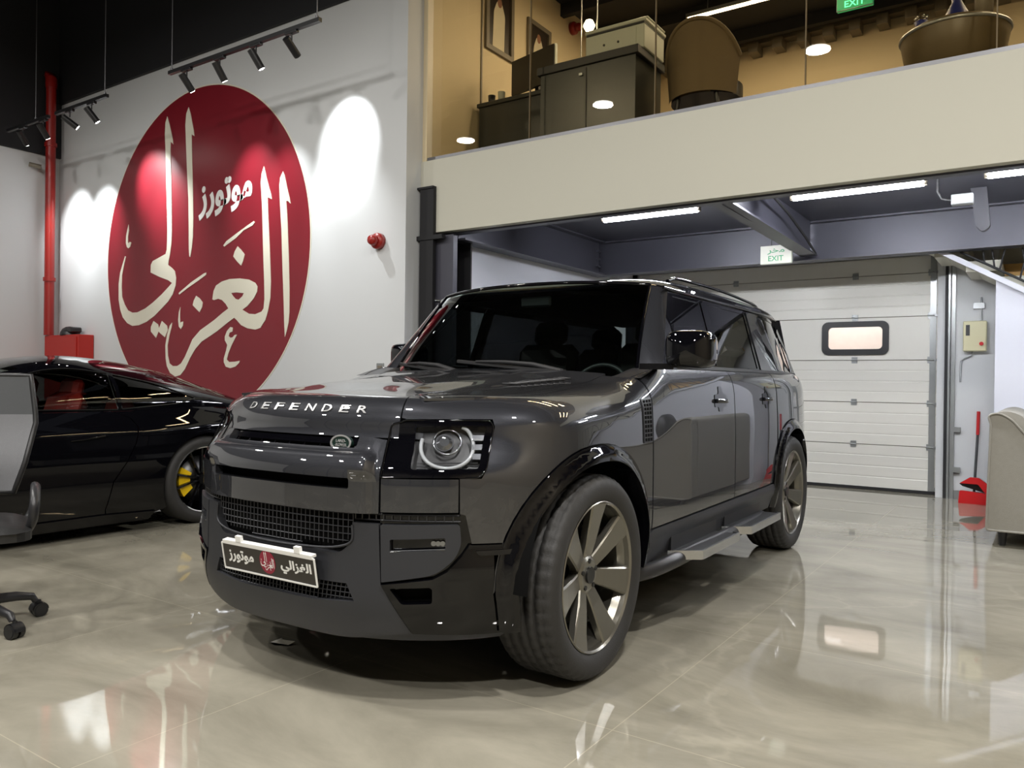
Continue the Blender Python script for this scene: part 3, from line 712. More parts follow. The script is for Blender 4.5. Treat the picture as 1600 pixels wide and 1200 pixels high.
spotlight(-7.01, (-6.98, 5.4, 3.15), SP, 'black spotlight at the left end of the track above the emblem')
spotlight(-6.49, (-6.45, 5.4, 2.95), SP * .8, 'black spotlight second from the left above the emblem')
spotlight(-5.96, (-5.62, 5.4, 2.75), SP, 'black spotlight third from the left above the emblem')
spotlight(-5.48, (-5.58, 5.4, 3.50), SP * 2.2, 'black spotlight at the right end of the track above the emblem')
spotlight(-9.24, (-8.85, 5.4, 3.45), SP * 1.6, 'black spotlight nearest the red pipe, left one of its pair')
spotlight(-8.77, (-8.45, 5.4, 3.0), SP, 'black spotlight left of the emblem, right one of its pair')
spotlight(-10.35, (-10.60, 5.4, 3.05), SP * 1.6, 'black spotlight left of the red pipe in the dark')
spotlight(-9.85, (-9.93, 5.4, 3.0), SP * 1.6, 'black spotlight just behind the red pipe')

# ================================================================ FIRE PIPE, HOSE CABINET, WALL BITS
p = empty('fire_pipe', (-10.97, 5.22, 0)); tag(p, 'red vertical fire pipe in the corner beside the emblem wall', 'pipe')
m = MB(); m.tube([(0, 0, 1.705), (0, 0, 4.98)], .060, 16); m.build('riser', 'fire_red', p)
m = MB(); m.tube([(0, 0, 4.98), (0, 0, 5.10), (-.03, 0, 5.15), (-.015, 0, 5.17)], .070, 14); m.build('elbow', 'fire_red', p)
for z in (2.42, 4.2):
    m = MB(); m.cyl((0, 0, z), (0, 0, z + .05), .075, 16); m.build('coupling', 'fire_red', p)
c = empty('hose_cabinet', (-10.6, 5.295, .85)); tag(c, 'red fire hose cabinet on the wall behind the black coupe', 'cabinet')
m = MB(); m.box2((-.43, -.10, 0), (.43, .10, .85), bev=.006); m.build('body', 'fire_red_box', c)
m = MB(); m.box2((-.40, -.112, .03), (.40, -.10, .82), bev=.003); m.build('cabinet_door', 'fire_red_box', c)
m = MB(); m.box2((.33, -.125, .40), (.36, -.112, .48)); m.build('handle', 'chrome', c)
h_ = empty('helmet', (-10.56, 5.29, 1.70)); tag(h_, 'dark peaked safety helmet lying on top of the red cabinet', 'helmet')
m = MB(); m.lathe_s([(.001, .115), (.05, .108), (.09, .08), (.115, .035), (.12, 0)], n=20); m.build('dome', 'trim_black', h_)
m = MB(); m.box2((.05, -.08, .03), (.19, .06, .10), bev=.015); m.build('visor', 'trim_black', h_)
def alarm(loc, ax, label):
    t = empty('fire_alarm', loc, ax); tag(t, label, 'alarm', 'red fire alarm sounders')
    m = MB(); m.lathe_s([(.001, 0), (.075, 0), (.075, -.045), (.066, -.06), (.001, -.062)], axis='Y', n=24); m.build('base', 'fire_red', t)
    m = MB(); m.lathe_s([(.045, -.06), (.05, -.10), (.040, -.125), (.001, -.13)], axis='Y', n=20); m.build('sounder', 'fire_red', t)
    return t
alarm((-5.17, 5.40, 2.46), 0, 'red fire alarm sounder on the white wall beside the mezzanine')
alarm((-4.80, 8.27, 5.43), pi / 2, 'red fire alarm sounder on the office wall upstairs')
s = empty('wall_socket', (-5.14, 5.40, 1.28)); tag(s, 'small grey wall socket on the white wall behind the car bonnet', 'socket')
m = MB(); m.box2((-.045, -.012, -.045), (.045, 0, .045), bev=.003); m.build('plate', 'galvanised', s)
m = MB(); m.box2((-.025, -.016, -.022), (.025, -.012, .022)); m.build('socket_face', 'frame_grey', s)
s = empty('security_camera', (-11.10, 5.05, 3.93)); tag(s, 'small dark security camera high on the left wall', 'camera')
m = MB(); m.box2((0, -.02, -.02), (.05, .02, .02)); m.build('bracket', 'frame_grey', s)
m = MB(); m.cyl((.05, -.06, 0), (.12, .06, -.02), .03, 12); m.build('camera_body', 'frame_grey', s)
s = tag(MB().box2((-11.1, 2.3, 1.12), (-11.085, 4.4, 1.16)).build('wall_rail', 'steel_dull'), 'thin horizontal rail low on the left wall above the coupe roof', 'rail')

# ================================================================ LAMPS OF THE HALL
def bay_lamp(x, y, z=5.4, label=None, s=150):
    t = empty('pendant_lamp', (x, y, z)); tag(t, label, 'lamp', 'round pendant lamps of the hall')
    m = MB(); m.cyl((0, 0, 0), (0, 0, .05), .17, 32, r2=.15); m.cyl((0, 0, .05), (0, 0, .12), .05, 12); m.cyl((0, 0, .12), (0, 0, 6.4 - z), .006, 6); m.build('housing', 'plastic_black', t)
    m = MB(); m.cyl((0, 0, -.004), (0, 0, .001), .15, 32); m.build('diffuser', 'disc_light', t)
    area('pendant_light', (0, 0, -.02), .30, s, (1, .97, .93), shape='DISK').parent = t
for x, y, n in ((-8.5, .29, 'leftmost round pendant lamp mirrored in the mezzanine glass'), (-5.63, .61, 'round pendant lamp mirrored faintly before the office desk'), (-2.44, .93, 'round pendant lamp mirrored in the glass beside the tan armchair')):
    bay_lamp(x, y, label=n, s=HALL)
for x, y, n_, k in ((.6, 1.25, 'added unseen pendant lamp right above the viewer', 1.8), (-8.2, -3.2, 'added unseen pendant lamp behind the viewer, nearest the left wall', .8), (-5.2, -2.9, 'added unseen pendant lamp behind the viewer, second from the left wall', .8), (-2.1, -2.6, 'added unseen pendant lamp behind the viewer, middle of the rear row', 1.5), (1.0, -2.3, 'added unseen pendant lamp behind the viewer, right end of the rear row', 2.4), (3.4, 1.6, 'added unseen pendant lamp near the right wall', .7)): bay_lamp(x, y, label=n_, s=HALL * k)  # added pendants out of view, put in to light the hall
# tubes under the mezzanine
def tube_light(x0, x1, y, z, power, label):
    t = empty('tube_light', ((x0 + x1) / 2, y, z)); hx = (x1 - x0) / 2; tag(t, label, 'tube light', 'tube lights under the mezzanine')
    m = MB(); m.box2((-hx, -.03, .018), (hx, .03, .075), bev=.006); [m.cyl((q, 0, .07), (q, 0, 2.86 - z), .008, 6) for q in (-hx * .7, hx * .7)]; m.build('housing', 'steel_beam', t)
    m = MB(); m.cyl((-hx + .01, 0, 0), (hx - .01, 0, 0), .032, 18); m.build('tube', 'tube_white', t)
    for sx in (-1, 1):
        m = MB(); m.box2((sx * hx - .012, -.025, -.024), (sx * hx + .012, .025, .03)); m.build('end_cap', 'frame_grey', t)
tube_light(-3.46, -2.53, 6.6, 2.70, TUBE, 'glowing tube light under the mezzanine above the car roof')
tube_light(-1.74, -.77, 6.6, 2.70, TUBE, 'glowing tube light right of the exit sign under the mezzanine')
tube_light(-.38, .58, 6.6, 2.70, TUBE, 'tube light at the right edge, cut off by the frame')
tube_light(1.2, 2.2, 7.6, 2.735, TUBE * 1.5, 'tube light above the sofa, out of view')
area('daylight_outside', (-2.0, 10.2, 2.9), 3.0, 50, (.9, .95, 1), sy=.4)
j = empty('junction_box', (-.56, 7.0, 2.62)); tag(j, 'small grey junction box hanging beside the dark bracket', 'junction box')
m = MB(); m.box2((-.075, -.04, -.04), (.075, .04, .04), bev=.006); m.build('box', 'galvanised', j)
m = MB(); m.tube([(-.07, 0, .0), (-.14, 0, .02), (-.17, 0, .08), (-.17, 0, .24)], .010, 8); m.build('cable', 'matte_black', j)
k_ = empty('steel_bracket', (-.47, 7.75, 2.86)); tag(k_, 'dark steel hanger bracket with rounded foot below the slab', 'bracket')
m = MB(); m.prism(roundpoly([(-.09, 0, 0), (.03, 0, 0), (.06, -.34, .03), (.0, -.38, .03), (-.05, -.32, .03)], .02), lambda a, c: (a, .05, c), lambda a, c: (a, -.02, c)); m.build('hanger', 'steel_dark', k_)
m = MB(); m.lathe_s([(.001, 0), (.10, 0), (.10, -.02), (.07, -.035), (.001, -.04)], n=24)
tag(m.build('smoke_detector', 'galvanised', None, (-.76, 6.55, 2.86)), 'small round smoke detector under the slab beside the right tube', 'detector')
m = MB(); m.tube([(-1.95, 5.85, 2.84), (-1.93, 6.0, 2.78), (-1.9, 6.6, 2.74), (-1.94, 7.3, 2.70), (-1.95, 7.9, 2.60), (-1.95, 8.30, 2.50)], .012, 8)
tag(m.build('cable', 'matte_black'), 'black cable running down the joist to the hanging exit sign', 'cable')

# exit signs
e = empty('exit_sign', (-2.27, 8.06, 2.385)); tag(e, 'white hanging exit sign with green writing below the dark joist', 'exit sign')
m = MB(); m.box2((-.155, -.02, 0), (.155, .02, .185), bev=.004); m.build('sign_body', 'sign_white', e)
tx = text_mb('EXIT', .052, .002, bold=.01, width=.15); place(tx, (-.0, -.0205, .055), (1, 0, 0), (0, 0, 1), (0, -1, 0)).build('lettering', 'sign_green_text', e)
tx = text_mb('\uFEAE\uFEA7\uFEE3', .058, .002, bold=.01, width=.17); place(tx, (-.0, -.0205, .125), (1, 0, 0), (0, 0, 1), (0, -1, 0)).build('lettering', 'sign_green_text', e)
m = MB(); m.tube([(-.05, 0, .18), (-.05, 0, .30), (.05, 0, .30), (.05, 0, .18)], .004, 6); m.tube([(0, 0, .30), (0, .45, .30)], .010, 6); m.build('hanger', 'matte_black', e)

# ================================================================ GARAGE SIDE
c = empty('control_box', (-.62, 9.45, 1.54)); tag(c, 'beige garage door control box with red knob on the pilaster', 'control box')
m = MB(); m.box2((-.105, -.09, 0), (.105, 0, .31), bev=.008); m.build('box', 'control_beige', c)
m = MB(); m.box2((-.08, -.098, .16), (-.045, -.09, .27)); m.build('switch_panel', 'plastic_black', c)
m = MB(); m.cyl((.06, -.09, .075), (.06, -.115, .075), .019, 16); m.build('knob', 'red_plastic', c)
m = MB(); m.tube([(-.02, -.03, 0), (-.03, -.03, -.04), (-.09, -.02, -.07), (-.125, -.02, -.10), (-.13, -.02, -.32)], .008, 8); m.tube([(.05, -.02, .31), (.05, -.02, .55), (.05, -.02, .56)], .008, 8); m.box2((-.02, -.03, .44), (.08, 0, .50)); m.build('cable', 'galvanised', c)
for z in (.70, .28):
    s = MB(); s.box2((-.80, 9.40, z), (-.74, 9.45, z + .05)); tag(s.build('wall_bracket', 'galvanised'), 'small steel bracket on the pilaster, %s one' % ('upper' if z > .5 else 'lower'), 'bracket')
br = empty('broom', (-.60, 9.25, 0)); tag(br, 'black broom with red grip leaning on the wall beside the sofa', 'broom')
m = MB(); m.tube([(0, .0, .10), (.015, .17, .70)], .012, 8); m.build('handle', 'plastic_black', br)
m = MB(); m.tube([(.015, .165, .68), (.018, .19, .92)], .016, 10); m.build('grip', 'red_plastic', br)
m = MB(); m.prism(roundpoly([(-.13, .19, .005), (-.10, .165, .005), (.13, .10, .005), (.13, .17, .01), (.0, .225, .01)], .005), lambda a, c: (a, .0, c), lambda a, c: (a, -.04, c)); m.build('bristles', 'plastic_black', br)
dp = empty('dustpan', (-.60, 9.17, 0)); tag(dp, 'red dustpan standing upright before the broom', 'dustpan')
m = MB(); m.prism(roundpoly([(-.13, .0), (.13, .0), (.13, .11, .01), (-.12, .13, .02)], .01), lambda a, c: (a, .0, c), lambda a, c: (a, -.04, c)); m.build('pan', 'red_plastic', dp)
m = MB(); m.prism(roundpoly([(-.12, .20, .005), (-.03, .265, .01), (.05, .262, .01), (.13, .20, .01), (.13, .10, .01), (.10, .12, .01), (.04, .20, .01)], .01), lambda a, c: (a, .01, c), lambda a, c: (a, -.035, c)); m.build('hood', 'red_plastic', dp)

# sofa: seen end-on, its back to the left
so = empty('sofa', (-.36, 6.8, 0)); tag(so, 'light grey fabric sofa at the right edge, back to the garage door', 'sofa')
prof = [(0, .12, .02), (.02, .90, .0), (.00, .965, .05), (.07, .985, .05), (.15, .94, .1), (.26, .80, .1), (.42, .67, .1), (.95, .64, .08), (1.0, .60, .05), (1.0, .12, .02)]
pp = roundpoly(prof, .04, 5)
m = MB(); m.prism(pp, lambda a, c: (a, .16, c), lambda a, c: (a, 0, c)); m.build('armrest', 'sofa_grey', so)
m = MB(); m.tube([(a, -.003, c) for a, c in pp], .009, 6, closed=True); m.build('piping', 'sofa_grey', so)
m = MB(); m.prism(pp, lambda a, c: (a, 2.2, c), lambda a, c: (a, 2.04, c)); m.build('armrest', 'sofa_grey', so)
m = MB(); m.prism(roundpoly([(0, .12), (.01, .97, .05), (.12, 1.0, .05), (.24, .95, .08), (.30, .40, .02), (.30, .12)], .02, 4), lambda a, c: (a, 2.04, c), lambda a, c: (a, .16, c)); m.build('backrest', 'sofa_grey', so)
m = MB(); m.box2((.28, .17, .14), (.98, 2.03, .30), bev=.02); m.build('seat_base', 'sofa_grey', so)
for k in range(2):
    m = MB(); m.box2((.30, .18 + k * .93, .30), (1.0, 1.09 + k * .93, .46), bev=.04); m.build('seat_cushion', 'sofa_grey', so)
for x, y in ((.10, .10), (.9, .10), (.10, 2.1), (.9, 2.1)):
    m = MB(); m.cyl((x, y, .12), (x, y, 0), .035, 12, r2=.022); m.build('leg', 'plastic_black', so)
m = MB(); m.box2((.24, .02, .015), (1.0, .04, .03)); m.build('base_rail', 'chrome', so)
cu = empty('cushion', (.02, 7.15, .86)); tag(cu, 'dark patterned cushion on the grey sofa', 'cushion')
m = MB(); m.lathe_s([(.001, .07), (.12, .06), (.2, .02), (.2, -.02), (.12, -.06), (.001, -.07)], axis='X', n=20); m.build('pillow', 'trim_black', cu)

# small crumpled paper on the floor under the bumper
pts = [(-.05, -.02, .002), (.0, -.03, .012), (.05, .0, .004), (.06, .03, .014), (.0, .02, .002), (-.03, .03, .012)]
m = MB(); m.add(pts + [(0, 0, .02)], [(0, 1, 6), (1, 2, 6), (2, 3, 6), (3, 4, 6), (4, 5, 6), (5, 0, 6)]); m.add([(x, y, 0) for x, y, z in pts], [(5, 4, 3, 2, 1, 0)])
tag(m.build('paper_scrap', 'paper', None, (-2.79, 2.32, 0)), 'white crumpled scrap of paper on the floor under the front bumper', 'paper')

# ================================================================ MEZZANINE OFFICE
F0 = 3.20
d = empty('office_desk', (-4.2, 6.35, F0)); tag(d, 'dark grey office desk behind the mezzanine glass', 'desk')
m = MB(); m.box2((-.56, -.02, .70), (.75, .65, .74), bev=.004); m.build('desktop', 'desk_grey', d)
m = MB(); m.box2((-.54, 0, .0), (.75, .025, .70)); m.build('modesty_panel', 'desk_grey', d)
for x in (-.53, .70): m = MB(); m.box2((x, .02, 0), (x + .03, .62, .70)); m.build('leg_panel', 'desk_grey', d)
d = empty('sideboard', (-3.22, 5.80, F0)); tag(d, 'dark grey sideboard carrying the printer', 'cabinet')
m = MB(); m.box2((-.45, 0, 0), (.45, .5, .62)); m.build('body', 'desk_grey', d)
m = MB(); m.box2((-.48, -.02, .62), (.48, .52, .69), bev=.005); m.build('top', 'trim_black', d)
m = MB(); m.box2((-.005, -.008, .02), (.005, 0, .60)); m.build('door_gap', 'trim_black', d)
m = MB(); m.box2((-.06, -.02, .54), (-.03, -.005, .56)); m.build('knob', 'galvanised', d)
p = empty('printer', (-3.00, 5.87, F0 + .69)); tag(p, 'pale grey office printer on the dark sideboard upstairs', 'printer')
m = MB(); m.box2((-.27, 0, .0), (.27, .40, .20), bev=.008); m.build('body', 'printer_white', p)
m = MB(); m.box2((-.26, -.004, .196), (.27, .40, .212)); m.build('paper_gap', 'trim_black', p)
m = MB(); m.box2((-.28, 0, .212), (.28, .42, .25), bev=.01); m.box2((-.05, .05, .25), (.28, .40, .272), bev=.008); m.build('scanner_lid', 'printer_white', p)
m = MB(); m.box2((-.25, -.006, .02), (.20, 0, .18)); m.build('front_panel', 'printer_white', p)
m = MB(); m.box2((-.20, -.008, .015), (.18, -.001, .028)); m.build('tray_slot', 'trim_black', p)
for x in (-.09, .04): m = MB(); m.cyl((x, -.006, .09), (x, -.011, .09), .010, 10); m.build('button', 'trim_black', p)
mo = empty('computer_monitor', (-4.20, 6.50, F0 + .742)); tag(mo, 'black computer monitor seen from behind on the desk upstairs', 'monitor')
R_ = Matrix.Rotation(-.25, 3, 'Z')
m = MB(); m.box((0, 0, .27), (.60, .035, .34), R=R_); m.build('screen', 'plastic_black', mo)
m = MB(); m.box((.03, .04, .10), (.05, .03, .18), R=R_); m.build('stand', 'plastic_black', mo)
m = MB(); m.box((.03, .05, .008), (.22, .16, .012), R=R_); m.build('foot', 'plastic_black', mo)
m = MB(); m.box((.305, -.078, .27), (.008, .03, .34), R=R_); m.build('pale_edge', 'printer_white', mo)
def cup(x, y, z, mt, label, h=.10):
    m = MB(); m.lathe_s([(.001, 0), (.032, 0), (.038, h), (.034, h), (.030, .008), (.001, .008)], n=20); tag(m.build('cup', mt, None, (x, y, z)), label, 'cup')
cup(-4.66, 6.45, F0 + .74, 'trim_black', 'small black pot at the left end of the desk upstairs')
cup(-4.52, 6.42, F0 + .74, 'printer_white', 'small white cup beside the black pot upstairs')
m = MB(); m.box2((-.11, -.06, 0), (.11, .06, .09), bev=.005); tag(m.build('desk_box', 'plastic_black', None, (-3.50, 6.10, F0 + .69)), 'small black box between printer and monitor', 'box')
m = MB(); m.lathe_s([(.001, 0), (.06, 0), (.06, .16), (.05, .20), (.03, .22), (.001, .22)], n=20); tag(m.build('canister', 'orange', None, (-3.38, 6.24, F0 + .69)), 'orange canister left of the printer upstairs', 'canister')
# framed portraits on the left wall
def portrait(y0, y1, z0, z1, label):
    f = empty('framed_portrait', (-4.80, (y0 + y1) / 2, (z0 + z1) / 2)); tag(f, label, 'picture'); hy = (y1 - y0) / 2; hz = (z1 - z0) / 2
    yz = lambda x: (lambda a, c: (x, a, c))
    m = MB(); m.prism([(-hy, -hz), (hy, -hz), (hy, hz), (-hy, hz)], yz(0), yz(.03), holes=[[(-hy + .05, -hz + .05), (hy - .05, -hz + .05), (hy - .05, hz - .05), (-hy + .05, hz - .05)]]); m.build('frame', 'frame_grey', f)
    m = MB(); m.prism([(-hy + .05, -hz + .05), (hy - .05, -hz + .05), (hy - .05, hz - .05), (-hy + .05, hz - .05)], yz(.002), yz(.008)); m.build('print', 'photo_dark', f)
    m = MB(); m.prism(roundpoly([(-.12, -hz + .06), (.09, -hz + .06), (.10, .05, .03), (.04, .17, .03), (-.04, .17, .03), (-.10, .05, .03)], .01), yz(.008), yz(.011)); m.build('printed_robe', 'robe_white', f)
    m = MB(); m.prism([(.04 * cos(k * pi / 8), .16 + .05 * sin(k * pi / 8)) for k in range(16)], yz(.011), yz(.013)); m.build('printed_face', 'skin', f)
portrait(6.50, 7.00, 4.58, 5.35, 'framed portrait of a white-robed man, left of the two upstairs')
portrait(7.28, 7.76, 4.55, 5.19, 'framed portrait of a white-robed man, half hidden behind the monitor')
m = MB(); m.box2((-4.80, 6.44, 3.3), (-4.788, 6.46, 5.5)); tag(m.build('cable_duct', 'frame_grey'), 'thin grey cable duct running up the office wall', 'cable duct')
g = empty('globe_lamp', (-3.86, 7.0, 4.76)); tag(g, 'small glowing globe lamp between two thin rods upstairs', 'lamp')
m = MB(); m.lathe_s([(.001, -.06), (.035, -.05), (.06, 0), (.035, .05), (.001, .06)], n=20); m.build('globe', 'warm_tube', g)
m = MB(); m.cyl((-.09, 0, -.4), (-.09, 0, .86), .006, 6); m.cyl((.09, 0, -.4), (.09, 0, .86), .006, 6); m.cyl((-.09, 0, 0), (.09, 0, 0), .004, 6); m.build('rods', 'galvanised', g)
# tan shell armchair
a = empty('shell_armchair', (-2.375, 6.04, F0)); tag(a, 'tan fabric shell armchair pressed close to the mezzanine glass', 'armchair')
def shell(u, v):
    an = -1.25 + 2.5 * u; top = .88 - .28 * abs(an / 1.25) ** 2.2; z = .30 + (top - .30) * v; r = .30 + .03 * v
    return (r * sin(an), .30 - (r + .03 * (1 - v)) * cos(an) , z)
m = MB(); m.grid(shell, 24, 12); m.grid(lambda u, v: tuple(Vector(shell(u, v)) + Vector((-.035 * sin(-1.25 + 2.5 * u), .035 * cos(-1.25 + 2.5 * u), 0))), 24, 12, flip=True)
m.tube([shell(k / 24, 1) for k in range(25)], .018, 8); m.build('backrest', 'tan_fabric', a)
m = MB(); m.cyl((0, .30, .30), (0, .30, .42), .29, 28); m.build('seat', 'trim_black', a)
for x, y in ((-.2, .08), (.2, .08), (-.2, .52), (.2, .52)): m = MB(); m.cyl((x * .8, y, .3), (x, y, 0), .02, 10, r2=.012); m.build('leg', 'trim_black', a)
# round drum table with things on it
t = empty('drum_table', (-.55, 6.10, F0)); tag(t, 'round bronze drum table upstairs at the right', 'table')
m = MB(); m.lathe_s([(.001, 0), (.24, 0), (.27, .04), (.31, .22), (.33, .33), (.325, .36), (.30, .38), (.001, .38)], n=40); m.build('drum', 'wood_round', t)
m = MB(); m.tube([(.33 * cos(2 * pi * k / 40), .33 * sin(2 * pi * k / 40), .345) for k in range(40)], .012, 8, closed=True); m.build('rim', 'galvanised', t)
v = empty('blue_vase', (-.55, 6.25, F0 + .38)); tag(v, 'dark blue vase on the bronze drum table', 'vase')
m = MB(); m.lathe_s([(.001, 0), (.05, 0), (.09, .08), (.07, .18), (.03, .26), (.04, .30), (.001, .30)], n=20); m.build('vessel', 'blue_deco', v)
c = empty('ornament', (-.74, 6.0, F0 + .38)); tag(c, 'small dark ornament with bead crown on the drum table', 'ornament')
m = MB(); m.lathe_s([(.001, 0), (.05, 0), (.03, .04), (.045, .07), (.001, .09)], n=14); m.build('stand', 'blue_deco', c)
for k in range(6): m = MB(); m.lathe_s([(.001, -.012), (.012, 0), (.001, .012)], (.035 * cos(k * pi / 3), .035 * sin(k * pi / 3), .10), n=8); m.build('bead', 'chrome', c)
b_ = MB(); b_.lathe_s([(.001, 0), (.055, 0), (.055, .26), (.02, .33), (.02, .38), (.001, .38)], n=18); tag(b_.build('tall_jar', 'frame_grey', None, (-.38, 6.12, F0 + .38)), 'tall grey jar at the right of the drum table', 'jar')
e = empty('exit_sign', (-1.55, 8.0, 4.74)); tag(e, 'green glowing exit sign hanging in the mezzanine office', 'exit sign')
m = MB(); m.box2((-.16, -.02, 0), (.16, .02, .20), bev=.004); m.build('sign_body', 'exit_green', e)
m = MB(); m.tube([(-.16, -.022, 0), (.16, -.022, 0), (.16, -.022, .2), (-.16, -.022, .2)], .006, 6, closed=True); m.build('frame', 'galvanised', e)
place(text_mb('EXIT', .06, .002, bold=.01, width=.18), (0, -.021, .055), (1, 0, 0), (0, 0, 1), (0, -1, 0)).build('lettering', 'exit_green_text', e)
m = MB(); m.cyl((-.1, 0, .2), (-.1, 0, .88), .004, 6); m.cyl((.1, 0, .2), (.1, 0, .88), .004, 6); m.build('hanger', 'galvanised', e)
names = ('nearest the glass', 'second from the glass', 'third from the glass', 'farthest from the glass')
for k, y in enumerate((6.7, 7.4, 8.1, 8.8)):
    for x, side in ((-2.6, 'left'), (1.2, 'right')):
        t = empty('linear_ceiling_lamp', (x, y, 5.44)); tag(t, 'warm linear office lamp, %s in the %s row' % (names[k], side), 'lamp', 'linear lamps of the office upstairs')
        m = MB(); m.box2((-.95, -.04, .006), (.95, .04, .05)); 
        for q in (-.7, .7): m.cyl((q, 0, .05), (q, 0, .18), .006, 6)
        m.build('housing', 'galvanised', t)
        m = MB(); m.box2((-.93, -.032, 0), (.93, .032, .006)); m.build('diffuser', 'warm_tube', t)
        area('office_light', (0, 0, -.01), 1.8, MEZZ * .36, (1, .86, .64), sy=.06).parent = t
# ================================================================ THE GREY SUV
# car frame: x forward from the front axle, y to the car's left, z up
suv = empty('suv', (-2.426, 2.775, 0), radians(-89.27))
tag(suv, 'dark grey boxy off-road car in the middle of the showroom, facing left of the viewer', 'car')
CP = suv
_WP = [(0, 0), (.36, .358), (.507, .486), (.787, .764), (.93, .906), (1.04, 1.021), (1.116, 1.087), (1.276, 1.224), (1.45, 1.378), (1.938, 1.865), (20, 19.927)]
def _wpl(v, P, i, j):
    for a, b in zip(P, P[1:]):
        if v <= b[i]: return a[j] + (b[j] - a[j]) * (v - a[i]) / (b[i] - a[i])
    return v
def Wp(s): return math.copysign(_wpl(abs(s), _WP, 0, 1), s)
def S(x): return _wpl(s_of_x(x), _WP, 1, 0)
def z0_(s):
    x = plan(Wp(s))[0]; return lerp(1.07, .99, ss(-.8, .1, x)) if x > -3.4 else 1.07
def vt(s): return z0_(s) + Q
def Ms(s, v): return M(Wp(s), v)
def both(name, mk, m, **k):
    """left part and its mirror image"""
    a = mk(); o1 = a.build(name, m, k.get('parent', CP)); o2 = a.mirrored().build(name, m, k.get('parent', CP)); return o1, o2
def flipS(poly): return [(-s, v) for s, v in poly]
def arc(cx, r, a0, a1, n=26, zc=.42, rz=None, ex=2.25):
    out = []
    for k in range(n + 1):
        a = radians(a0 + (a1 - a0) * k / n); c_, s_ = cos(a), sin(a)
        out.append((cx + r * math.copysign(abs(c_) ** (2 / ex), c_), zc + (rz or r) * max(0, s_) ** (2 / ex)))
    return out
def sx(pts): return [(S(x), z) for x, z in pts]
RO, RI = .505, .445
# --- fender (wing), one mesh each: wrap part + top strip
def fender():
    top = [(s_, vt(s_)) for s_ in [.553 + (S(-.53) - .553) * k / 30 for k in range(31)]]
    pl = [(.553, 1.05)] + top + [(S(-.53), .50), (S(-.50), .47)] + sx(arc(0, RO + .004, 180, 0)) + [(S(RO), .60)][:0]
    # after the arch at x=+RO go forward to the bumper line and round the headlamp
    pl += [(1.045, .60), (.835, .60), (.812, .70), (.792, .705), (.79, .828), (.868, .828), (.888, .86), (.932, 1.01), (.925, 1.045), (.57, 1.045)]
    mb = panel(pl, Ms, .032)
    edge_out = [Ms(s_, vt(s_))[:2] for s_ in [.57 + (S(-.53) - .57) * k / 24 for k in range(25)]]
    inner = [(-.53, .70), (.05, .70), (.28, .685), (.42, .65), (.50, .575), (.555, .52)]
    panel(edge_out + inner, lambda x, y: (x, y, Ztop(x, y)), .035, mb=mb, edge=.01, sign=1)
    return mb
both('front_wing', fender, 'paint')
# --- bonnet: lip over the front + top
def vlip(s): return .962
hb = panel([(-.545, vlip(0)), (.545, vlip(0))] + [(.548, vt(.548))] + [(s_ / 20 * .548, vt(s_ / 20 * .548)) for s_ in range(19, -20, -1)] + [(-.548, vt(.548))], Ms, .03)
fr_ = [Ms(s_ / 20 * .548, vt(s_ / 20 * .548))[:2] for s_ in range(-20, 21)]
side = [(.49, .578), (.40, .640), (.27, .680), (.05, .694), (-.57, .694)]
def bonnet(x, y):
    z = Ztop(x, y); k = ss(.62, .45, -(-x)) if False else ss(.55, .30, x) * ss(-.60, -.35, x) if x > -2 else 1
    k = ss(-.62, -.35, x) * (1 - ss(.25, .52, x))
    z += k * (.020 * (1 - ss(.28, .40, abs(y))) - .006 * math.exp(-((abs(y) - .44) / .05) ** 2))
    return (x, y, z)
panel(fr_ + side + [(-.60, .35), (-.61, 0), (-.60, -.35)] + [(x, -y) for x, y in reversed(side)], bonnet, .03, mb=hb, edge=.012)
hood = hb.build('bonnet', 'paint', CP)
def vents():
    mb = MB()
    mb.merge(panel(roundpoly([(.02, .43), (-.05, .47), (-.42, .60), (-.46, .52), (-.12, .43)], .03), lambda x, y: (x, y, bonnet(x, y)[2] + .002), .03, edge=.004))
    for k in range(9):
        x = -.08 - k * .04; y0 = .445 + k * .009; 
        mb.box((x, y0 + .04, bonnet(x, y0 + .04)[2] + .006), (.012, .085, .008), rz=.2)
    return mb
both('bonnet_vent', vents, 'trim_black')
for ch, sc_ in zip('DEFENDER', [.024 + (i_ - 3.5) * .0923 for i_ in range(8)]):
    lm = MB(); g = text_mb(ch, .030, .001, bold=.012, width=.050)
    for f in g.f: pass
    P = []
    for (x, y, z) in g.v:
        s_, v_ = sc_ + x - .07 * 0, 1.087 + y * 1.35
        a = Vector(Ms(s_, v_)); e = 2e-3
        n = (Vector(Ms(s_ + e, v_)) - Vector(Ms(s_ - e, v_))).cross(Vector(Ms(s_, v_ + e)) - Vector(Ms(s_, v_ - e))).normalized()
        P.append(a + n * (.002 + (z * 1.5)))
    lm.add(P, g.f); lm.build('bonnet_letter', 'letter_chrome', CP)

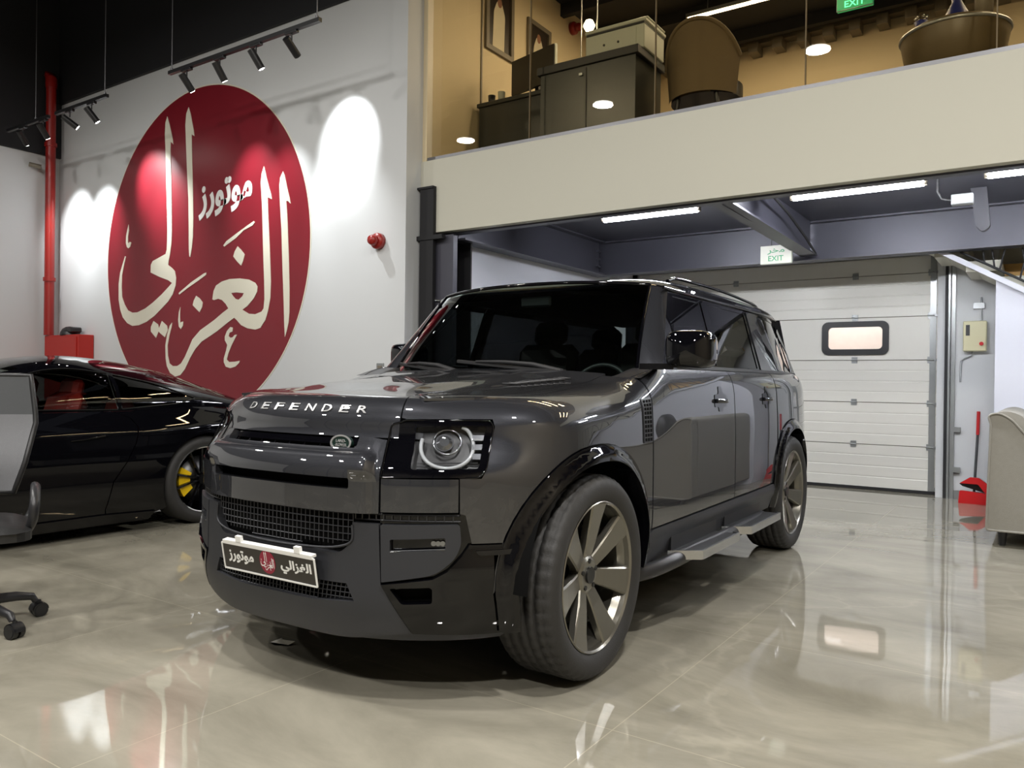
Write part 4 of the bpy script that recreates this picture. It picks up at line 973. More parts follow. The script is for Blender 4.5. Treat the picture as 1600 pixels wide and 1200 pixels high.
# --- front face
backing = panel([(-1.05, .29), (-.5, .27), (.5, .27), (1.05, .29), (1.05, .60), (.95, .98), (-.95, .98), (-1.05, .60)], Ms, .05, off=-.045, edge=0)
backing.build('front_backing', 'void_black', CP)  # added black sheet; its colour stands in for deep shade behind the gaps
def offc(s, v):
    return .020 * (1 - ss(.425, .495, abs(s))) + .024 * ss(.826, .842, v) * (1 - ss(.880, .912, v)) * (1 - ss(.44, .49, abs(s)))
go = rrect(-.372, .914, .372, .960, .012); so_ = rrect(-.375, .785, .375, .822, .008)
panel([(-.498, .700), (.498, .700), (.500, .82), (.498, .955), (-.498, .955), (-.500, .82)], Ms, .02, holes=[go, so_], off=offc, edge=.03).build('grille_panel', 'paint', CP)
gb = panel(rrect(-.362, .936, .362, .957, .008), Ms, .03, off=-.004, edge=.02)
for k in range(-4, 5):
    a = Vector(Ms(k * .085, .917)); b_ = Vector(Ms(k * .085, .936)); gb.tube([a - Vector((.01, 0, 0)), b_ - Vector((.012, 0, 0))], .004, 5)
gb.build('grille_bar', 'gloss_black', CP)
# badge: oval with tiny lettering
bx, by, bz = Ms(.30, .940); bx += .022
bd = empty('x', (0, 0, 0)); bpy.data.objects.remove(bd)
th_b = .10
ez = Vector((cos(th_b), sin(th_b), .12)).normalized(); ex_ = Vector((-sin(th_b), cos(th_b), 0)); ey = ez.cross(ex_)
ov = [(.048 * cos(2 * pi * k / 40), .030 * sin(2 * pi * k / 40)) for k in range(40)]; ovi = [(x * .84, y * .80) for x, y in ov]
m = MB(); m.prism(ov, lambda a, c: (a, c, -.01), lambda a, c: (a, c, .004)); badge = place(m, (bx, by, bz), ex_, ey, ez).build('badge', 'badge_green', CP)
m = MB(); m.prism(ov, lambda a, c: (a, c, .004), lambda a, c: (a, c, .0065), holes=[ovi]); place(m, (bx, by, bz), ex_, ey, ez).build('badge_ring', 'letter_chrome', badge)
m = MB(); m.merge(place(text_mb('LAND-', .011, .0015, bold=.02, width=.046), (0, .0075, .004), (1, 0, 0), (0, 1, 0), (0, 0, 1))); m.merge(place(text_mb('-ROVER', .011, .0015, bold=.02, width=.056), (0, -.0075, .004), (1, 0, 0), (0, 1, 0), (0, 0, 1)))
place(m, (bx, by, bz), ex_, ey, ez).build('badge_lettering', 'letter_chrome', badge)

def head_poly(): return roundpoly([(.506, .828, .01), (.862, .832, .03), (.886, .86, .02), (.928, 1.012, .03), (.915, 1.040, .02), (.57, 1.040, .01), (.555, 1.03, .01), (.510, 1.018, .02)], .01)
hole_l = roundpoly([(.612, .858), (.858, .862), (.900, 1.012), (.615, 1.008)], .012)
def bezel():
    mb = panel(head_poly(), Ms, .025, holes=[hole_l], off=-.001, edge=.03)
    pts = head_poly(); mb.tube([Vector(Ms(*p)) + Vector((.002, .001, 0)) for p in pts], .0035, 5, closed=True)
    return mb
def lamp_back(): return panel([(.60, .85), (.87, .85), (.912, 1.02), (.60, 1.018)], Ms, .03, off=-.034, edge=0)
def lamp_glass(): return panel(hole_l, Ms, .03, off=-.004, edge=.0)
LC = (.742, .945)
def nrmM(s_, v_):
    e = 2e-3; return (Vector(Ms(s_ + e, v_)) - Vector(Ms(s_ - e, v_))).cross(Vector(Ms(s_, v_ + e)) - Vector(Ms(s_, v_ - e))).normalized()
def ring():
    mb = MB(); pts = []
    for k in range(33):
        a = radians(170 + 220 * k / 32) if False else radians(165 + 250 * k / 32)
        s_, v_ = LC[0] + .104 * cos(a), LC[1] + .078 * sin(a); pts.append(Vector(Ms(s_, v_)) - nrmM(s_, v_) * .012)
    return mb.tube(pts, .0075, 8)
def proj_(ds, dv, r, dz=.03):
    c_ = Vector(Ms(LC[0] + ds, LC[1] + dv)); n = nrmM(LC[0] + ds, LC[1] + dv); mb = MB()
    mb.cyl(c_ - n * .034, c_ - n * .014, r, 24); return mb
def rings2():
    mb = proj_(-.012, .010, .034); c_ = Vector(Ms(LC[0] - .012, LC[1] + .010)); n = nrmM(*LC); mb.lathe_s([(.001, .022), (.018, .018), (.030, .004), (.033, -.01)], n=20) if False else None; mb.cyl(c_ - n * .014, c_ - n * .006, .030, 24, r2=.018); c_ = Vector(Ms(LC[0] + .0, LC[1] + .012)); n = nrmM(*LC)
    u = n.orthogonal().normalized(); w = n.cross(u)
    mb.tube([c_ - n * .012 + (u * cos(2 * pi * k / 28) + w * sin(2 * pi * k / 28)) * .05 for k in range(28)], .004, 6, closed=True); return mb
bz1, bz2 = both('headlamp', bezel, 'gloss_black')
for mir, par in ((False, bz1), (True, bz2)):
    f = (lambda q: q.mirrored()) if mir else (lambda q: q)
    f(lamp_back()).build('reflector', 'rim_dark', par)
    f(ring()).build('light_ring', 'drl', par)
    f(rings2()).build('projector', 'lamp_reflector', par)
    q = MB()
    for k in range(3):
        c_ = Vector(Ms(.862 + k * .003, .905 + k * .032)); n = nrmM(.86, .93); e1_ = Vector((0, 0, 1)).cross(n).normalized(); q.box(tuple(c_ - n * .02), (.03, .045, .022), R=Matrix((n, e1_, n.cross(e1_))).transposed())
    for ds, dv in ((-.115, .03),):
        c_ = Vector(Ms(LC[0] + ds, LC[1] + dv)); n = nrmM(LC[0] + ds, LC[1] + dv); q.cyl(c_ - n * .034, c_ - n * .018, .017, 4)
    for k in range(3):
        a, b_ = Ms(.63, .868 + k * .010), Ms(.86, .868 + k * .010); q.tube([Vector(a) - nrmM(.63, .87) * .02, Vector(b_) - nrmM(.86, .87) * .02], .0022, 4)
    f(q).build('signal_block', 'lamp_reflector', par)
    f(lamp_glass()).build('lens', 'lens_glass', par)
both('lower_wing_panel', lambda: panel([(.508, .706), (.786, .710), (.786, .826), (.508, .824)], Ms, .025, off=.001, edge=.012), 'paint')
# mesh areas
def mesh_grid(s0, s1, v0, v1, ns, nv, clip, off=-.008, r=.0022, skew=0):
    mb = MB(); e = (s1 - s0) / 80
    def run(f, n):
        cur = []
        for k in range(n + 1):
            p = f(k / n)
            if inside(p, clip): cur.append(Vector(Ms(*p)) + nrmM(*p) * off)
            else:
                if len(cur) > 1: mb.tube(cur, r, 4, caps=False)
                cur = []
        if len(cur) > 1: mb.tube(cur, r, 4, caps=False)
    for j in range(nv + 1): v_ = v0 + (v1 - v0) * j / nv; run(lambda t: (s0 + (s1 - s0) * t, v_), 80)
    for i in range(ns + 1): s_ = s0 + (s1 - s0) * i / ns; run(lambda t: (s_ + skew * t, v0 + (v1 - v0) * t), 12)
    return mb
mesh_poly = roundpoly([(-.385, .698, 0), (-.385, .64, .05), (-.33, .583, .06), (-.1, .566, .1), (.1, .566, .1), (.33, .583, .06), (.385, .60, .03), (.385, .698, 0)], .01)
mesh_grid(-.38, .38, .570, .694, 34, 5, mesh_poly).build('mesh_grille', 'satin_grey', CP)
for sg in (1, -1):
    cl = [(sg * .385, .668), (sg * .80, .674), (sg * .80, .700), (sg * .385, .698)]
    mesh_grid(sg * .39, sg * .80, .676, .697, 13, 1, cl, off=-.010, r=.003).build('upper_mesh_strip', 'trim_black', CP)
low_poly = [(-.30, .415), (.36, .445), (.39, .385), (-.22, .385)] ; low_poly = [(-.36, .445), (.36, .445), (.395, .384), (.2, .370), (-.2, .370), (-.395, .384)]
mesh_grid(-.4, .4, .372, .446, 40, 4, low_poly, skew=.012).build('lower_mesh_grille', 'satin_grey', CP)
bump = panel(roundpoly([(-.62, .280, 0), (-.35, .236, .1), (.35, .236, .1), (.62, .280, 0), (.512, .452, 0), (.502, .664, .004), (.385, .664, .0), (.385, .60, .03), (.33, .548, .06), (.1, .560, .1), (-.1, .560, .1), (-.33, .548, .06), (-.385, .60, .03), (-.385, .664, 0), (-.502, .664, .004), (-.512, .452, 0)], .0), Ms, .03, holes=[low_poly], off=.004, edge=.03)
rimp = [(-.385, .655), (-.385, .60), (-.33, .575), (-.1, .558), (.1, .558), (.33, .575), (.385, .60), (.387, .655)]
bump.tube([Vector(Ms(*p)) + Vector((.006, 0, 0)) for p in catmull(rimp, 6)], .0045, 6)
bump.build('front_bumper', 'satin_grey', CP)
fogh = roundpoly([(.545, .612), (.742, .622), (.742, .580), (.545, .568)], .006)
def cheek(): return panel(roundpoly([(.510, .662, .004), (.792, .668, .012), (.798, .60, .02), (.778, .55, .03), (.71, .492, .04), (.515, .460, .004)], .01), Ms, .025, holes=[fogh], off=.006, edge=.02)
ck1, ck2 = both('bumper_cheek', cheek, 'satin_grey')
for mir, par in ((False, ck1), (True, ck2)):
    f = (lambda q: q.mirrored()) if mir else (lambda q: q)
    q = MB(); 
    for k in range(3):
        c_ = Vector(Ms(.700 + k * .016, .601)); n = nrmM(.71, .6); q.cyl(c_ - n * .012, c_ - n * .002, .0095, 8)
    q.tube([Vector(Ms(.548, .571)) + nrmM(.6, .57) * .006, Vector(Ms(.742, .582)) + nrmM(.7, .58) * .006], .003, 5)
    f(q).build('fog_lamp', 'lamp_reflector', par)
def surround(): return panel([(.80, .702), (.832, .69), (.836, .60), (.80, .535), (.73, .472), (.55, .43), (.50, .45), (.50, .70)], Ms, .03, off=-.014, edge=.02)
both('bumper_surround', surround, 'gloss_black')
ih = roundpoly([(.545, .441), (.690, .449), (.698, .442), (.698, .392), (.59, .386)], .01)
def lowc():
    pl = [(.515, .452), (.70, .478), (.75, .505), (.80, .558), (.826, .596), (1.035, .596)] + sx(arc(0, RO + .004, 20, 0, 5))[:0] + [(1.045, .590)] + sx([(RO + .006, .57), (RO + .006, .42), (RO - .012, .283)]) + [(1.00, .272), (.625, .278)]
    return panel(pl, Ms, .03, holes=[ih], off=lambda s_, v_: .006 + .012 * ss(.60, .52, v_) * 0 + .010 * math.exp(-((v_ - .50) / .06) ** 2), edge=.03)
both('lower_bumper', lowc, 'black_paint')
both('reflector_strip', lambda: panel(roundpoly([(.845, .577), (.985, .580), (.975, .562), (.86, .560)], .008), Ms, .03, off=.016, edge=.006), 'gloss_black')
both('lower_valance', lambda: panel([(.625, .275), (1.0, .269), (.96, .245), (.36, .232)], Ms, .03, off=-.01, edge=.02), 'satin_grey')
# number plate with its frame
pl_ = MB(); pw_, ph_ = .26, .106
o_ = Vector((.822, 0, .425)); e1 = Vector((0, 1, 0)); e2 = Vector((.020, 0, .110)).normalized(); e3 = e1.cross(e2)
m = MB(); m.box2((-.26, 0, -.006), (.26, ph_, 0)); plate = place(m, o_, e1, e2, e3).build('licence_plate', 'plate_black', CP)
m = MB(); fo = rrect(-.262, -.002, .262, ph_ + .002, .004, 3); fi = rrect(-.256, .004, .256, ph_ - .004, .003, 3)
m.prism(fo, lambda a, c: (a, c, -.001), lambda a, c: (a, c, .003), holes=[fi]); m.box2((-.25, ph_ + .002, -.02), (.25, ph_ + .012, .004)); m.box2((-.17, ph_ + .008, -.01), (-.14, ph_ + .035, .004)); m.box2((.16, ph_ + .008, -.01), (.19, ph_ + .035, .004))
place(m, o_, e1, e2, e3).build('plate_frame', 'white_paint_mark', plate)
m = MB(); m.merge(place(text_mb('\uFEAF\uFEAD\uFEEE\uFE97\uFEEE\uFEE3', .052, .001, bold=.03, width=.150), (-.155, .056, 0), (1, 0, 0), (0, 1, 0), (0, 0, 1)))
m.merge(place(text_mb('\uFEF2\uFEDF\uFE8D\uFEB0\uFED0\uFEDF\uFE8D', .056, .001, bold=.03, width=.165), (.155, .054, 0), (1, 0, 0), (0, 1, 0), (0, 0, 1)))
place(m, o_, e1, e2, e3).build('plate_lettering', 'white_paint_mark', plate)
m = MB(); m.prism([(.044 * cos(2 * pi * k / 40), .058 + .046 * sin(2 * pi * k / 40)) for k in range(40)], lambda a, c: (a, c, 0), lambda a, c: (a, c, .001)); place(m, o_, e1, e2, e3).build('plate_emblem', 'plate_red', plate)
m = calligraphy(MB(), .044, lambda a, c: (a, c + .058, .001), lambda a, c: (a, c + .058, .002)); place(m, o_, e1, e2, e3).build('plate_calligraphy', 'white_paint_mark', plate)

# --- sides
def rear_cut(x0=-2.612):
    a = [p for p in arc(-3.022, RO + .004, 0, 90, 30) if p[0] < x0 + .6]
    return [p for p in a if p[0] > x0]
def fdoor():
    a, b_ = S(-.542), S(-1.700); n = 26
    return panel([(a, .512), (b_, .520)] + [(b_ + (a - b_) * k / n, vt(b_ + (a - b_) * k / n)) for k in range(n + 1)], Ms, .035)
both('front_door', fdoor, 'paint')
def rdoor():
    a, b_ = S(-1.712), S(-2.606); n = 20
    cut = [(x, z) for x, z in arc(-3.022, RO + .004, 0, 90, 40) if x >= -2.606 and z > .522]
    return panel([(a, .520)] + sx([(-2.512, .522)] + cut) + [(b_ + (a - b_) * k / n, vt(b_ + (a - b_) * k / n)) for k in range(n + 1)], Ms, .035)
both('rear_door', rdoor, 'paint')
SE = S(-3.70) + .33
def rquarter():
    a, b_ = S(-2.618), SE; n = 30
    cut = [(x, z) for x, z in arc(-3.022, RO + .004, 0, 180, 60) if x <= -2.618]
    return panel(sx(cut) + [(b_, .42), (b_, vt(b_))] + [(b_ + (a - b_) * k / n, vt(b_ + (a - b_) * k / n)) for k in range(n + 1)], Ms, .035)
both('rear_quarter', rquarter, 'paint')
def sill(): return panel(sx([(-.50, .335), (-.46, .42), (-.46, .49), (-.54, .506), (-2.52, .514), (-2.53, .42), (-2.49, .36)]), Ms, .035, off=lambda s_, v_: .004 + .014 * ss(.36, .46, v_) * ss(.515, .49, v_) if False else .006 + .012 * math.exp(-((v_ - .47) / .03) ** 2), edge=.03)
both('sill', sill, 'satin_grey')
def trim_ring(cx):
    def mk():
        outer = [(cx + RO, .36)] + arc(cx, RO, 0, 180, 40) + [(cx - RO, .36)]
        inner = [(cx - RI, .36)] + arc(cx, RI, 180, 0, 40, rz=RI * .99) + [(cx + RI, .36)]
        if cx == 0:
            outer = [(RO - .016, .283)] + arc(cx, RO, 0, 180, 40) + [(cx - RO, .36)]; inner = [(cx - RI, .36)] + arc(cx, RI, 180, 0, 40, rz=RI * .99) + [(RI - .02, .283)]
        def off(s_, v_):
            x = plan(Wp(s_))[0]; r = math.hypot(x - cx, max(0, v_ - .42)); return .006 + .026 * ss(RO + .01, RI + .02, r) if False else .008 + .024 * (1 - ss(RI + .01, RO + .005, r))
        return panel(sx(outer + inner), Ms, .02, off=off, edge=.07)
    return mk
both('wheel_arch', trim_ring(0), 'gloss_black'); both('wheel_arch', trim_ring(-3.022), 'gloss_black')
# vent behind the front wheel
def vent():
    a0, a1 = S(-.430), S(-.522); hl = []
    for k in range(10):
        for c in range(3):
            s0 = a0 + .007 + (a1 - a0 - .008) * c / 3; v0 = .912 + k * .0198; hl.append(rrect(s0, v0, s0 + (a1 - a0) / 3 - .007, v0 + .0145, .001, 1))
    return panel(rrect(a0, .905, a1, 1.114, .008), Ms, .02, holes=hl, off=.005, edge=.006)
v1, v2 = both('side_vent', vent, 'satin_grey')
vb = panel(rrect(S(-.432), .907, S(-.520), 1.112, .006), Ms, .03, off=.0015, edge=0); vb.build('vent_mesh', 'void_black', v1); vb.mirrored().build('vent_mesh', 'void_black', v2)
def handle_plate(x):
    c = S(x); return lambda: panel(roundpoly([(c - .095, 1.045), (c - .035, 1.045), (c - .03, 1.020), (c + .03, 1.020), (c + .035, 1.045), (c + .095, 1.045), (c + .095, 1.108), (c + .034, 1.112), (c + .024, 1.152), (c - .024, 1.152), (c - .034, 1.112), (c - .095, 1.108)], .012), Ms, .02, off=.003, edge=.006)
def handle_bar(x):
    def mk():
        c = S(x); mb = MB(); pts = [Vector(Ms(c + d, 1.078)) + Vector((0, .006 + .026 * cos(d / .085 * pi / 2), 0)) for d in [-.08 + .02 * k for k in range(9)]]
        return mb.tube(pts, .012, 8)
    return mk
for x in (-1.46, -2.36):
    a, b_ = both('door_handle', handle_plate(x), 'gloss_black')
    handle_bar(x)().build('grip', 'paint', a); handle_bar(x)().mirrored().build('grip', 'paint', b_)
# --- greenhouse
gh_out = [(-.76, 1.19), (-.79, 1.25), (-1.15, 1.672), (-1.3, 1.69), (-3.40, 1.69), (-3.58, 1.62), (-3.70, 1.45), (-3.76, 1.24)]
wf = [(-.875, 1.275, .01), (-1.60, 1.275, .01), (-1.630, 1.640, .01), (-1.195, 1.640, .015)]
wr = [(-1.70, 1.275, .01), (-2.40, 1.275, .01), (-2.44, 1.640, .02), (-1.725, 1.640, .01)]
wq = [(-2.70, 1.275, .01), (-3.62, 1.275, .03), (-3.55, 1.48, .05), (-3.44, 1.630, .04), (-2.73, 1.640, .01)]
wf, wr, wq = [roundpoly(w, .01) for w in (wf, wr, wq)]
both('window_surround', lambda: panel(gh_out, G, .04, holes=[wf, wr, wq], off=-.002, edge=.02, sign=-1), 'gloss_black')
for nm, w_, mt in (('front_window', wf, 'side_glass'), ('rear_window', wr, 'privacy_glass'), ('quarter_window', wq, 'privacy_glass')):
    both(nm, lambda: panel(w_, G, .04, off=-.006, edge=0, sign=-1), mt)
both('side_pillar_panel', lambda: panel(roundpoly([(-2.455, 1.262), (-2.685, 1.262), (-2.715, 1.655), (-2.49, 1.655)], .01), G, .03, off=.004, edge=.008, sign=-1), 'paint')
both('window_sill_trim', lambda: panel([(-.80, 1.248), (-.82, 1.266), (-3.74, 1.266), (-3.74, 1.248)], G, .05, off=.004, edge=.01, sign=-1), 'trim_black')
def wsh(a, t):       # a in -1..1, t 0..1
    w = lerp(.785, .685, t); y = a * w; xb = -.565 - .155 * abs(a) ** 3; xt = -.99 - .115 * abs(a) ** 3; zb = 1.185 + .012 * (1 - a * a); zt = 1.695 + .028 * (1 - a * a)
    return (lerp(xb, xt, t) + .02 * sin(pi * t), y, lerp(zb, zt, t))
MB().grid(wsh, 32, 14, -1, 1).build('windscreen', 'car_glass', CP)
m = MB(); m.tube([wsh(-1, t / 10) for t in range(11)] , .009, 6); m.tube([wsh(1, t / 10) for t in range(11)], .009, 6); m.tube([wsh(-1 + k / 10, 1) for k in range(21)], .010, 6); m.build('windscreen_seal', 'gloss_black', CP)
def apil():
    mb = MB(); E = [(-.76, 1.17), (-.79, 1.25), (-.975, 1.465), (-1.15, 1.672)]
    def F(u, v):
        t = max(0, (v * (1.69 - 1.17) + 1.17 - 1.185) / .51); p1 = Vector(wsh(1, min(1, t)))
        k = v * 3; i = min(2, int(k)); q = [lerp(E[i][j], E[i + 1][j], k - i) for j in (0, 1)]; p2 = Vector(G(*q)); r = p1.lerp(p2, u); r += Vector((.6, .5, .2)).normalized() * .012 * sin(pi * u); return r
    return mb.grid(F, 8, 12, flip=False)
both('a_pillar', apil, 'paint')
# cowl and dashboard edge
m = MB(); m.grid(lambda u, v: (lerp(-.575 , -.62 - .11 * (2 * u - 1) ** 2, v), (2 * u - 1) * .78, lerp(1.165, 1.186, v) + .02 * (1 - (2 * u - 1) ** 2)), 24, 3); [m.grid(lambda u, v, sg=sg: (lerp(-.53, -.83, u), sg * lerp(.695, .895, v), lerp(Ztop(lerp(-.53, -.83, u), .89) - .003, 1.195, 0 if v > .3 else 1 - v / .3 )), 10, 10) for sg in (1, -1)]; m.build('cowl', 'trim_black', CP)
# roof
def roof(th, rho):
    ex = 7.0; c_, s_ = cos(th), sin(th)
    r = (abs(c_) ** ex + abs(s_) ** ex) ** (-1 / ex)
    x = -2.40 + 1.37 * r * c_ * rho; y = .772 * r * s_ * rho
    z = 1.682 + (.105 + .0 * x) * (1 - rho ** 4.5) ** .62 + (.012 if rho < 1 else 0) * (1 - ((x + 2.1) / 1.7) ** 2) * (1 - rho ** 3)
    if x < -2.8: y *= 1 - .09 * ss(2.8, 3.8, -x)
    return (x, y, z)
rh = [0, .2, .4, .6, .72, .8, .86, .9, .93, .955, .975, .99, 1.0]
m = MB(); n = 128; vs = [roof(2 * pi * k / n, r) for k in range(n) for r in rh[1:]] + [roof(0, 1e-6)]; q = len(rh) - 1
fs = [(k * q + j, k * q + j + 1, ((k + 1) % n) * q + j + 1, ((k + 1) % n) * q + j) for k in range(n) for j in range(q - 1)] + [(len(vs) - 1, k * q, ((k + 1) % n) * q) for k in range(n)]
m.add(vs, fs, True); 
m.build('roof', 'black_paint', CP)
def rrail():
    mb = MB(); P = [(-1.50, .62, 1.765), (-1.58, .63, 1.785), (-1.8, .64, 1.790), (-2.4, .64, 1.792), (-3.0, .62, 1.782), (-3.25, .61, 1.772), (-3.32, .61, 1.75)]
    return mb.tube(catmull(P, 5), .013, 8, flat=.7)
both('roof_rail', rrail, 'black_paint')
def gutter():
    mb = MB(); return mb.tube([Vector(G(-1.08 - k * .13, 1.675)) + Vector((0, .006, 0)) for k in range(20)], .010, 6)
both('roof_gutter', gutter, 'gloss_black')
# rear end
s_end = _s[-1] + .073
def tail(): return panel([(SE + .01, .45), (s_end, .45), (s_end, vt(s_end)), (SE + .01, vt(s_end))], Ms, .06)
both('tailgate', tail, 'paint')
m = MB(); m.grid(lambda u, v: (lerp(-3.83, -3.70, v) , (2 * u - 1) * lerp(.74, .68, v), lerp(1.25, 1.69, v)), 8, 4, flip=True); m.build('rear_window', 'privacy_glass', CP)
m = MB(); m.box2((-3.95, -.80, .42), (-3.84, .80, .60), bev=.03); m.build('rear_bumper', 'gloss_black', CP)
# mirrors
def mirror():
    mb = MB(); 
    def F(u, v):
        a = 2 * pi * u; ex = 4.5; c_, s_ = cos(a), sin(a); r = (abs(c_) ** ex + abs(s_) ** ex) ** (-1 / ex)
        k = [.0, .80, .96, 1.0, 1.0, .97, .9, .0][v]; d = [.075, .070, .050, .02, -.03, -.055, -.060, -.060][v]
        return (-.60 + d - .02 * (r * c_ * k), 1.108 + .098 * r * c_ * k, 1.325 + .086 * r * s_ * k)
    vs = [F(i / 40, j) for i in range(40) for j in range(8)]
    return mb.add(vs, [(i * 8 + j, i * 8 + j + 1, ((i + 1) % 40) * 8 + j + 1, ((i + 1) % 40) * 8 + j) for i in range(40) for j in range(7)], True)
def marm(): 
    mb = MB(); mb.prism(roundpoly([(-.545, .875), (-.58, 1.03), (-.64, 1.03), (-.72, .885)], .01), lambda a, c: (a, c, 1.235), lambda a, c: (a, c, 1.262)); return mb
a = mirror().build('side_mirror', 'gloss_black', CP); marm().build('mirror_arm', 'gloss_black', a)
# the far mirror is folded against the door
fm = MB(); c0 = Vector((-.60, 1.108, 1.325)); R_f = Matrix.Rotation(radians(80), 3, 'Z')
mm = mirror().mirrored(); fm.merge(mm); fm.v = [tuple(R_f @ (Vector(p) - Vector((-.60, -1.108, 1.325))) + Vector((-1.06, -.945, 1.32))) for p in fm.v]
a = fm.build('side_mirror', 'gloss_black', CP)
# wipers
for (px_, py_), (qx, qy), nm in (((-.61, .44), (-.735, -.20), 1), ((-.60, -.22), (-.735, -.70), 2)):
    m = MB(); p0 = Vector((px_, py_, 1.222)); 
    def on(y, t): 
        a_ = y / lerp(.765, .675, t); return Vector(wsh(a_, t)) + Vector((.018, 0, .012))
    tip = on(qy, .13); mid = on((py_ + qy) / 2, .10) + Vector((.02, 0, .01))
    m.cyl(p0 - Vector((0, 0, .03)), p0 + Vector((0, 0, .012)), .016, 12); m.tube([p0, p0.lerp(mid, .5) + Vector((.005, 0, .012)), mid, mid.lerp(tip, .6)], [.017, .014, .011, .008], 6)
    w = m.build('wiper_arm', 'matte_black', CP)
    m = MB(); m.tube([on(py_ - .02, .03), on((py_ + qy) / 2, .075), tip], .011, 5); m.build('wiper_blade', 'matte_black', w)
# running boards
def tube_step():
    mb = MB(); P = [(-.42, .86, .30), (-.56, .94, .315), (-.72, .985, .335), (-.9, .99, .34), (-2.1, .99, .34), (-2.28, .96, .33), (-2.42, .86, .31)]
    return mb.tube(catmull(P, 6), .036, 14)
def pad(x0, x1):
    def mk():
        mb = MB(); pl = roundpoly([(x0, .96), (x0 - .10, 1.085), (x1 + .02, 1.085), (x1, 1.06), (x1, .96)], .01)
        return mb.prism(pl, lambda a, c: (a, c, .352), lambda a, c: (a, c, .372)).prism([(x0 - .03, .935), (x1, .935), (x1, .96), (x0 - .02, .96)], lambda a, c: (a, c, .36), lambda a, c: (a, c, .44))
    return mk
def pad_edge(x0, x1):
    def mk():
        mb = MB(); ed = [(x0 + .01, .955), (x0 - .095, 1.092), (x1 - .0, 1.092), (x1 - .012, 1.05)]
        for (a, c), (e_, f_) in zip(ed, ed[1:]): mb.add([(a, c, .335), (e_, f_, .335), (e_, f_, .378), (a, c, .378), (a, c - .012, .378), (e_, f_ - .012, .378)], [(0, 1, 2, 3), (3, 2, 5, 4)])
        return mb
    return mk
t1, t2 = both('running_board', tube_step, 'trim_black')
for x0, x1 in ((-.74, -1.40), (-1.52, -2.22)):
    for par, mir in ((t1, False), (t2, True)):
        f = (lambda q: q.mirrored()) if mir else (lambda q: q)
        st_ = f(pad(x0, x1)()).build('step_pad', 'plastic_black', par); f(pad_edge(x0, x1)()).build('step_edge', 'brushed', par)
# underbody, wheel wells, cabin
m = MB(); m.box2((-3.7, -.58, .26), (.62, .58, .46)); m.box2((-.40, -.62, .46), (.62, .62, .86)); m.box2((-2.50, -.86, .36), (-.52, .86, .50)); m.build('underbody', 'void_black', CP)
def well(cx):
    def mk():
        mb = MB(); mb.grid(lambda u, v: (lambda p: (p[0], lerp(.60, .93, v), p[1]))(arc(cx, .475, 0, 180, 1, rz=.47)[0] if False else (cx + .475 * cos(pi * u), .42 + .475 * sin(pi * u))), 24, 1)
        pts = [(cx + .475 * cos(pi * k / 24), .62, .42 + .475 * sin(pi * k / 24)) for k in range(25)] + [(cx - .475, .62, .25), (cx + .475, .62, .25)]
        mb.add(pts, [tuple(range(len(pts)))]); return mb
    return mk
both('wheel_liner', well(0), 'void_black'); both('wheel_liner', well(-3.022), 'void_black')
m = MB(); m.box2((-3.7, -.84, .50), (-.78, .84, .58)); m.build('cabin_floor', 'void_black', CP)
both('door_lining', lambda: panel(sx([(-.60, .52), (-2.45, .52), (-2.45, 1.06), (-.60, 1.06)]), Ms, .08, off=-.05, edge=0), 'black_leather')
m = MB(); m.grid(lambda u, v: (lerp(-.72, -1.02, v) , (2 * u - 1) * .72, 1.16 + .015 * sin(pi * v) - .10 * v * v), 8, 6); m.box2((-1.0, -.72, .85), (-.9, .72, 1.06)); m.build('dashboard', 'black_leather', CP)
m = MB(); m.tube([(-1.03, .10, 1.10), (-1.0, .30, 1.155), (-1.0, .55, 1.145), (-1.03, .66, 1.11)], .012, 8); m.build('dashboard_trim', 'tan_trim', CP)
m = MB(); c_ = Vector((-1.13, .37, 1.10)); u_ = Vector((0, 1, 0)); w_ = Vector((-.38, 0, .92)).normalized()
m.tube([c_ + (u_ * cos(2 * pi * k / 32) + w_ * sin(2 * pi * k / 32)) * .185 for k in range(32)], .014, 8, closed=True); m.tube([c_ - u_ * .18, c_, c_ + u_ * .18], .016, 6); m.cyl(c_ + Vector((.12, 0, -.06)), c_, .04, 12); m.build('steering_wheel', 'trim_black', CP)
def seat(x, y):
    m = MB(); m.box2((x - .25, y - .25, .72), (x + .25, y + .25, .88), bev=.05); m.box((x - .30, y, 1.14), (.12, .46, .58), R=Matrix.Rotation(-.22, 3, 'Y'), bev=.05); m.box((x - .38, y, 1.50), (.09, .25, .16), R=Matrix.Rotation(-.15, 3, 'Y'), bev=.035); m.build('seat', 'black_leather', CP)
seat(-1.50, .38); seat(-1.50, -.38); seat(-2.35, .38); seat(-2.35, -.38)
m = MB(); m.box2((-1.075, -.10, 1.60), (-1.05, .10, 1.66), bev=.01); m.build('rear_view_mirror', 'plastic_black', CP)
m = MB(); m.grid(lambda u, v: (lerp(-1.12, -3.6, u), (2 * v - 1) * .66, 1.66), 4, 4); m.build('headliner', 'void_black', CP)

